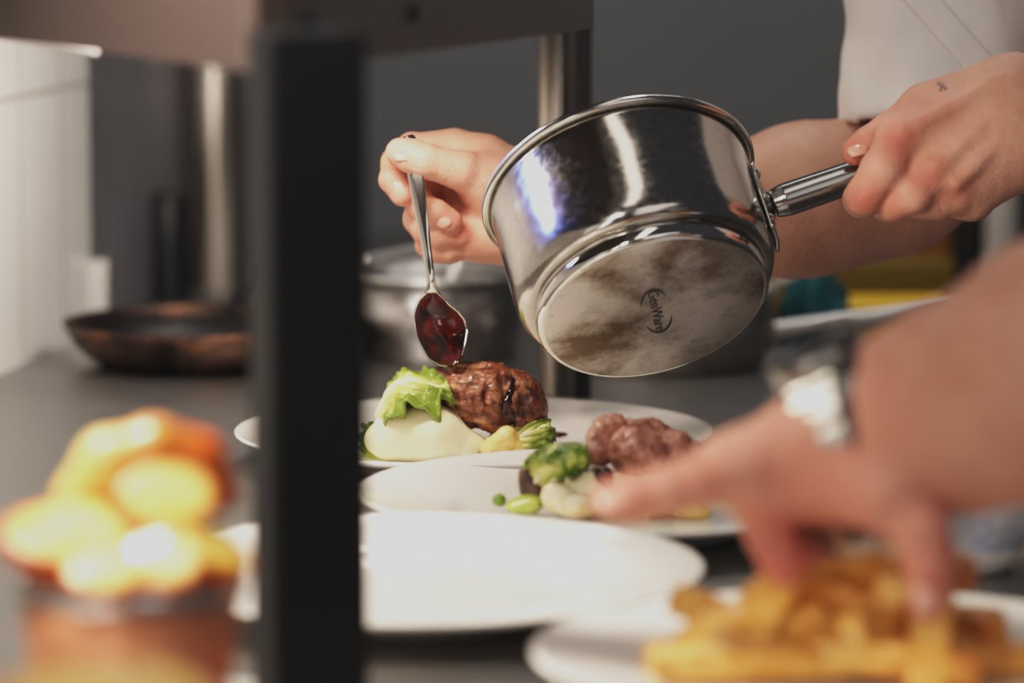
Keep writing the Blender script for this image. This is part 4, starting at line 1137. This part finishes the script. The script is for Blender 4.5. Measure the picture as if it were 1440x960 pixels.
# loose spoon-like handle on the left pan area, teal cloth, yellow things
def cloth(name, c, sx_, sy_, hz, mat, label, cat, seed, tilt=0):
    def f(u, v):
        x = (u - .5) * 2; y = (v - .5) * 2
        r = math.sqrt(x * x + y * y)
        z = hz * max(0.0, 1 - r * r * .75) + .25 * hz * (math.sin(7 * x + seed) * math.cos(6 * y + seed * 2) + .5 * math.sin(13 * x * y + 3 * seed))
        return np.array([c[0] + sx_ * x * (1 - .25 * y * y) + .004 * math.sin(9 * y), c[1] + sy_ * y, CT + .002 + max(z, .0)])
    V, Fc, _, _ = sheet(f, 40, 40, .0016); put(name, V, Fc, mat, label, cat)
tc1 = G(1146, 492, CT); cloth('cleaning_cloth', tc1, .024, .045, .055, M['teal'], 'crumpled teal cloth under the long steel pan handle', 'cloth', 2)
yb = G(1240, 494, CT)
V, Fc = bbox_mesh((yb[0] + .004, yb[1] + .035, CT + .0175), (.048, .032, .0175), .006, None, 3)
tag(link('plastic_tub', V, Fc, M['yellow']), 'bright yellow plastic tub on the worktop under the long pan handle', 'tub')
V, Fc = bbox_mesh((yb[0] + .004, yb[1] + .24, CT + .021), (.075, .010, .021), .004, None, 3)
tag(link('chopping_board', V, Fc, M['olive']), 'olive yellow chopping board standing upright behind the yellow tub', 'board')
cb_ = P(1268, 345, 3.2)
bx = empty('cardboard_box', (cb_[0], 3.2, CT), 'brown cardboard box at the back behind the yellow board', 'box')
V, Fc = bbox_mesh((cb_[0], 3.2, CT + .032), (.05, .045, .032), .001); link('carton', V, Fc, M['card'], bx, smooth=False)
V, Fc = bbox_mesh((cb_[0], 3.154, CT + .055), (.05, .0008, .010), .0004); link('flap', V, Fc, M['card'], bx, smooth=False)
dp = P(1372, 330, 3.15)
V, Fc = lathe([(0, 0), (.018, 0), (.019, .003), (.019, .12), (.015, .135), (.009, .14), (.009, .155), (0, .156)], np.array([dp[0], 3.15, CT]), (0, 0, 1), 40)
tag(link('bottle', V, Fc, M['dark']), 'dark bottle at the back right of the worktop', 'bottle')
dp = P(1412, 330, 3.1)
V, Fc = lathe([(0, 0), (.013, 0), (.014, .003), (.014, .11), (.010, .122), (.006, .126), (.006, .14), (0, .141)], np.array([dp[0], 3.1, CT]), (0, 0, 1), 40)
tag(link('bottle', V, Fc, M['white_plastic']), 'white bottle at the back right beside the dark one', 'bottle')
dp = P(1450, 330, 3.2)
V, Fc = bbox_mesh((dp[0] + .03, 3.25, CT + .10), (.04, .05, .10), .004); tag(link('appliance', V, Fc, M['dark'], smooth=False), 'dark boxy appliance at the far right behind the bottles', 'appliance')

# paper-lined basket at the right
bk = G(1350, 800, CT); bk = np.array([bk[0], bk[1], CT])
def liner(u, v):
    a = 2 * PI * u; r = .022 + .052 * v; 
    w = .008 * math.sin(5 * a) * v + .004 * math.sin(11 * a + 2) * v
    return bk + np.array([(r + w) * math.cos(a), (r + w) * math.sin(a), 0.004 + .062 * v ** .8 + .012 * v * math.sin(4 * a + 1)])
V, Fc, _, _ = sheet(liner, 97, 14, .0008)
tag(link('paper_liner', V, Fc, M['paper'], smooth=True), 'crumpled white and blue paper liner behind the reaching hand', 'paper')
V, Fc = lathe([(0, 0), (.022, 0), (.024, .001), (.032, .012), (.031, .0125), (.023, .002), (0, .002)], bk, (0, 0, 1), 48); tag(link('serving_bowl', V, Fc, M['plate']), 'small bowl holding the crumpled paper liner', 'bowl')
for (x, y, z, yw, pt, k) in ((.026, -.010, .068, 20, 5, 4), (.040, .004, .069, -30, -6, 1), (-.004, .010, .064, 70, 0, 4), (.012, .008, .050, 120, 0, 4)):
    chip(k, bk + np.array([x, y, z]), rd(yw), rd(pt), 0, 'orange fried potato chip in the paper liner', 'chips in the paper liner')

# ------------------------------------------------------------------ light
def area(name, loc, target, sx_, sy_, power, col, spread=180):
    l = bpy.data.lights.new(name, 'AREA'); l.shape = 'RECTANGLE'; l.size = sx_; l.size_y = sy_; l.energy = power; l.color = col; l.spread = math.radians(spread)
    o = bpy.data.objects.new(name, l); COL.objects.link(o); o.location = Vector(loc)
    o.rotation_euler = (Vector(target) - Vector(loc)).to_track_quat('-Z', 'Y').to_euler(); return o
def spot(name, loc, target, power, col, ang, blend, size):
    l = bpy.data.lights.new(name, 'SPOT'); l.energy = power; l.color = col; l.spot_size = rd(ang); l.spot_blend = blend; l.shadow_soft_size = size
    o = bpy.data.objects.new(name, l); COL.objects.link(o); o.location = Vector(loc)
    o.rotation_euler = (Vector(target) - Vector(loc)).to_track_quat('-Z', 'Y').to_euler(); return o
WARM = (1.0, .88, .75)
spot('warm_spot', (-.34, 1.50, 1.42), (-.13, 1.78, .93), 34, WARM, 78, .7, .03)  # heat lamp over the plates
spot('warm_spot', (-.30, 1.46, 1.40), (-.15, 1.44, .97), 19, WARM, 46, .7, .03)  # added spot that brightens the potatoes in the copper cup
spot('warm_spot', (-.20, 1.30, 1.45), (.01, 1.97, .93), 7, WARM, 36, .6, .03)  # added spot that lifts the food on the middle plate
area('shelf_heat_strip', (-.12, 2.12, ZS - .004), (-.12, 2.12, .9), .16, .03, .9, WARM)
area('tile_fill', (-.13, 2.42, ZS - .004), (-.36, 2.60, .98), .16, .03, 1.3, (1, .92, .84))  # added fill, hidden under the shelf, to brighten the tiled wall
area('overhead_fill', (-.10, 1.45, 2.6), (.05, 2.1, 1.0), .25, 1.2, 2.5, (1, .90, .78))  # added overhead strip, placed for the tan streak on the tilted pan
area('back_fill', (.15, 2.75, 2.3), (.1, 2.75, .9), .7, .12, 4.0, (1, .93, .85))  # added light over the back counter for highlights on the pan rims
area('streak_strip', (-.42, .7, 1.42), (.05, 2.4, 1.1), .06, 1.0, 4.0, (1, .93, .85))  # added tall strip that draws streaks on the chrome tubes and pan
area('front_fill', (1.0, -.7, 2.3), (.1, 2.0, 1.0), 1.8, 1.8, 13, (1, .95, .92))  # added soft fill from the front right for the forearm and fist
area('blue_streak_strip', (-.27, 2.17, 1.178), (.02, 2.1, 1.06), .10, .014, .08, (.10, .22, 1.0), 26)  # added blue strip under the shelf, only for the streak on the pan
area('wall_fill', (.2, 2.9, 2.4), (.1, 3.6, 1.2), 1.2, .2, 5, (1, .97, .95))  # added fill aimed at the grey back wall
w = bpy.data.worlds.new('World'); S.world = w; w.use_nodes = True
w.node_tree.nodes['Background'].inputs[0].default_value = (.9, .92, 1.0, 1); w.node_tree.nodes['Background'].inputs[1].default_value = .06

# ------------------------------------------------------------------ camera and view
cam = bpy.data.cameras.new('camera'); co = bpy.data.objects.new('camera', cam); COL.objects.link(co)
cam.sensor_width = 36; cam.lens = 135; cam.clip_start = .05
co.location = Vector(CAM); co.rotation_euler = (PI / 2 - PITCH, 0, 0)
cam.dof.use_dof = True; cam.dof.focus_distance = 2.15; cam.dof.aperture_fstop = 3.9
S.camera = co
S.view_settings.view_transform = 'Standard'
S.view_settings.look = 'None'
S.view_settings.exposure = 0
vs = S.view_settings; vs.use_curve_mapping = True
cm = vs.curve_mapping
cv = cm.curves[3]
cv.points[0].location = (0, .003); cv.points[1].location = (1.0, .69)
p = cv.points.new(.06, .047); p = cv.points.new(.30, .295); p = cv.points.new(.62, .555)
cm.extend = 'HORIZONTAL'; cm.update()
S.cycles.use_denoising = True
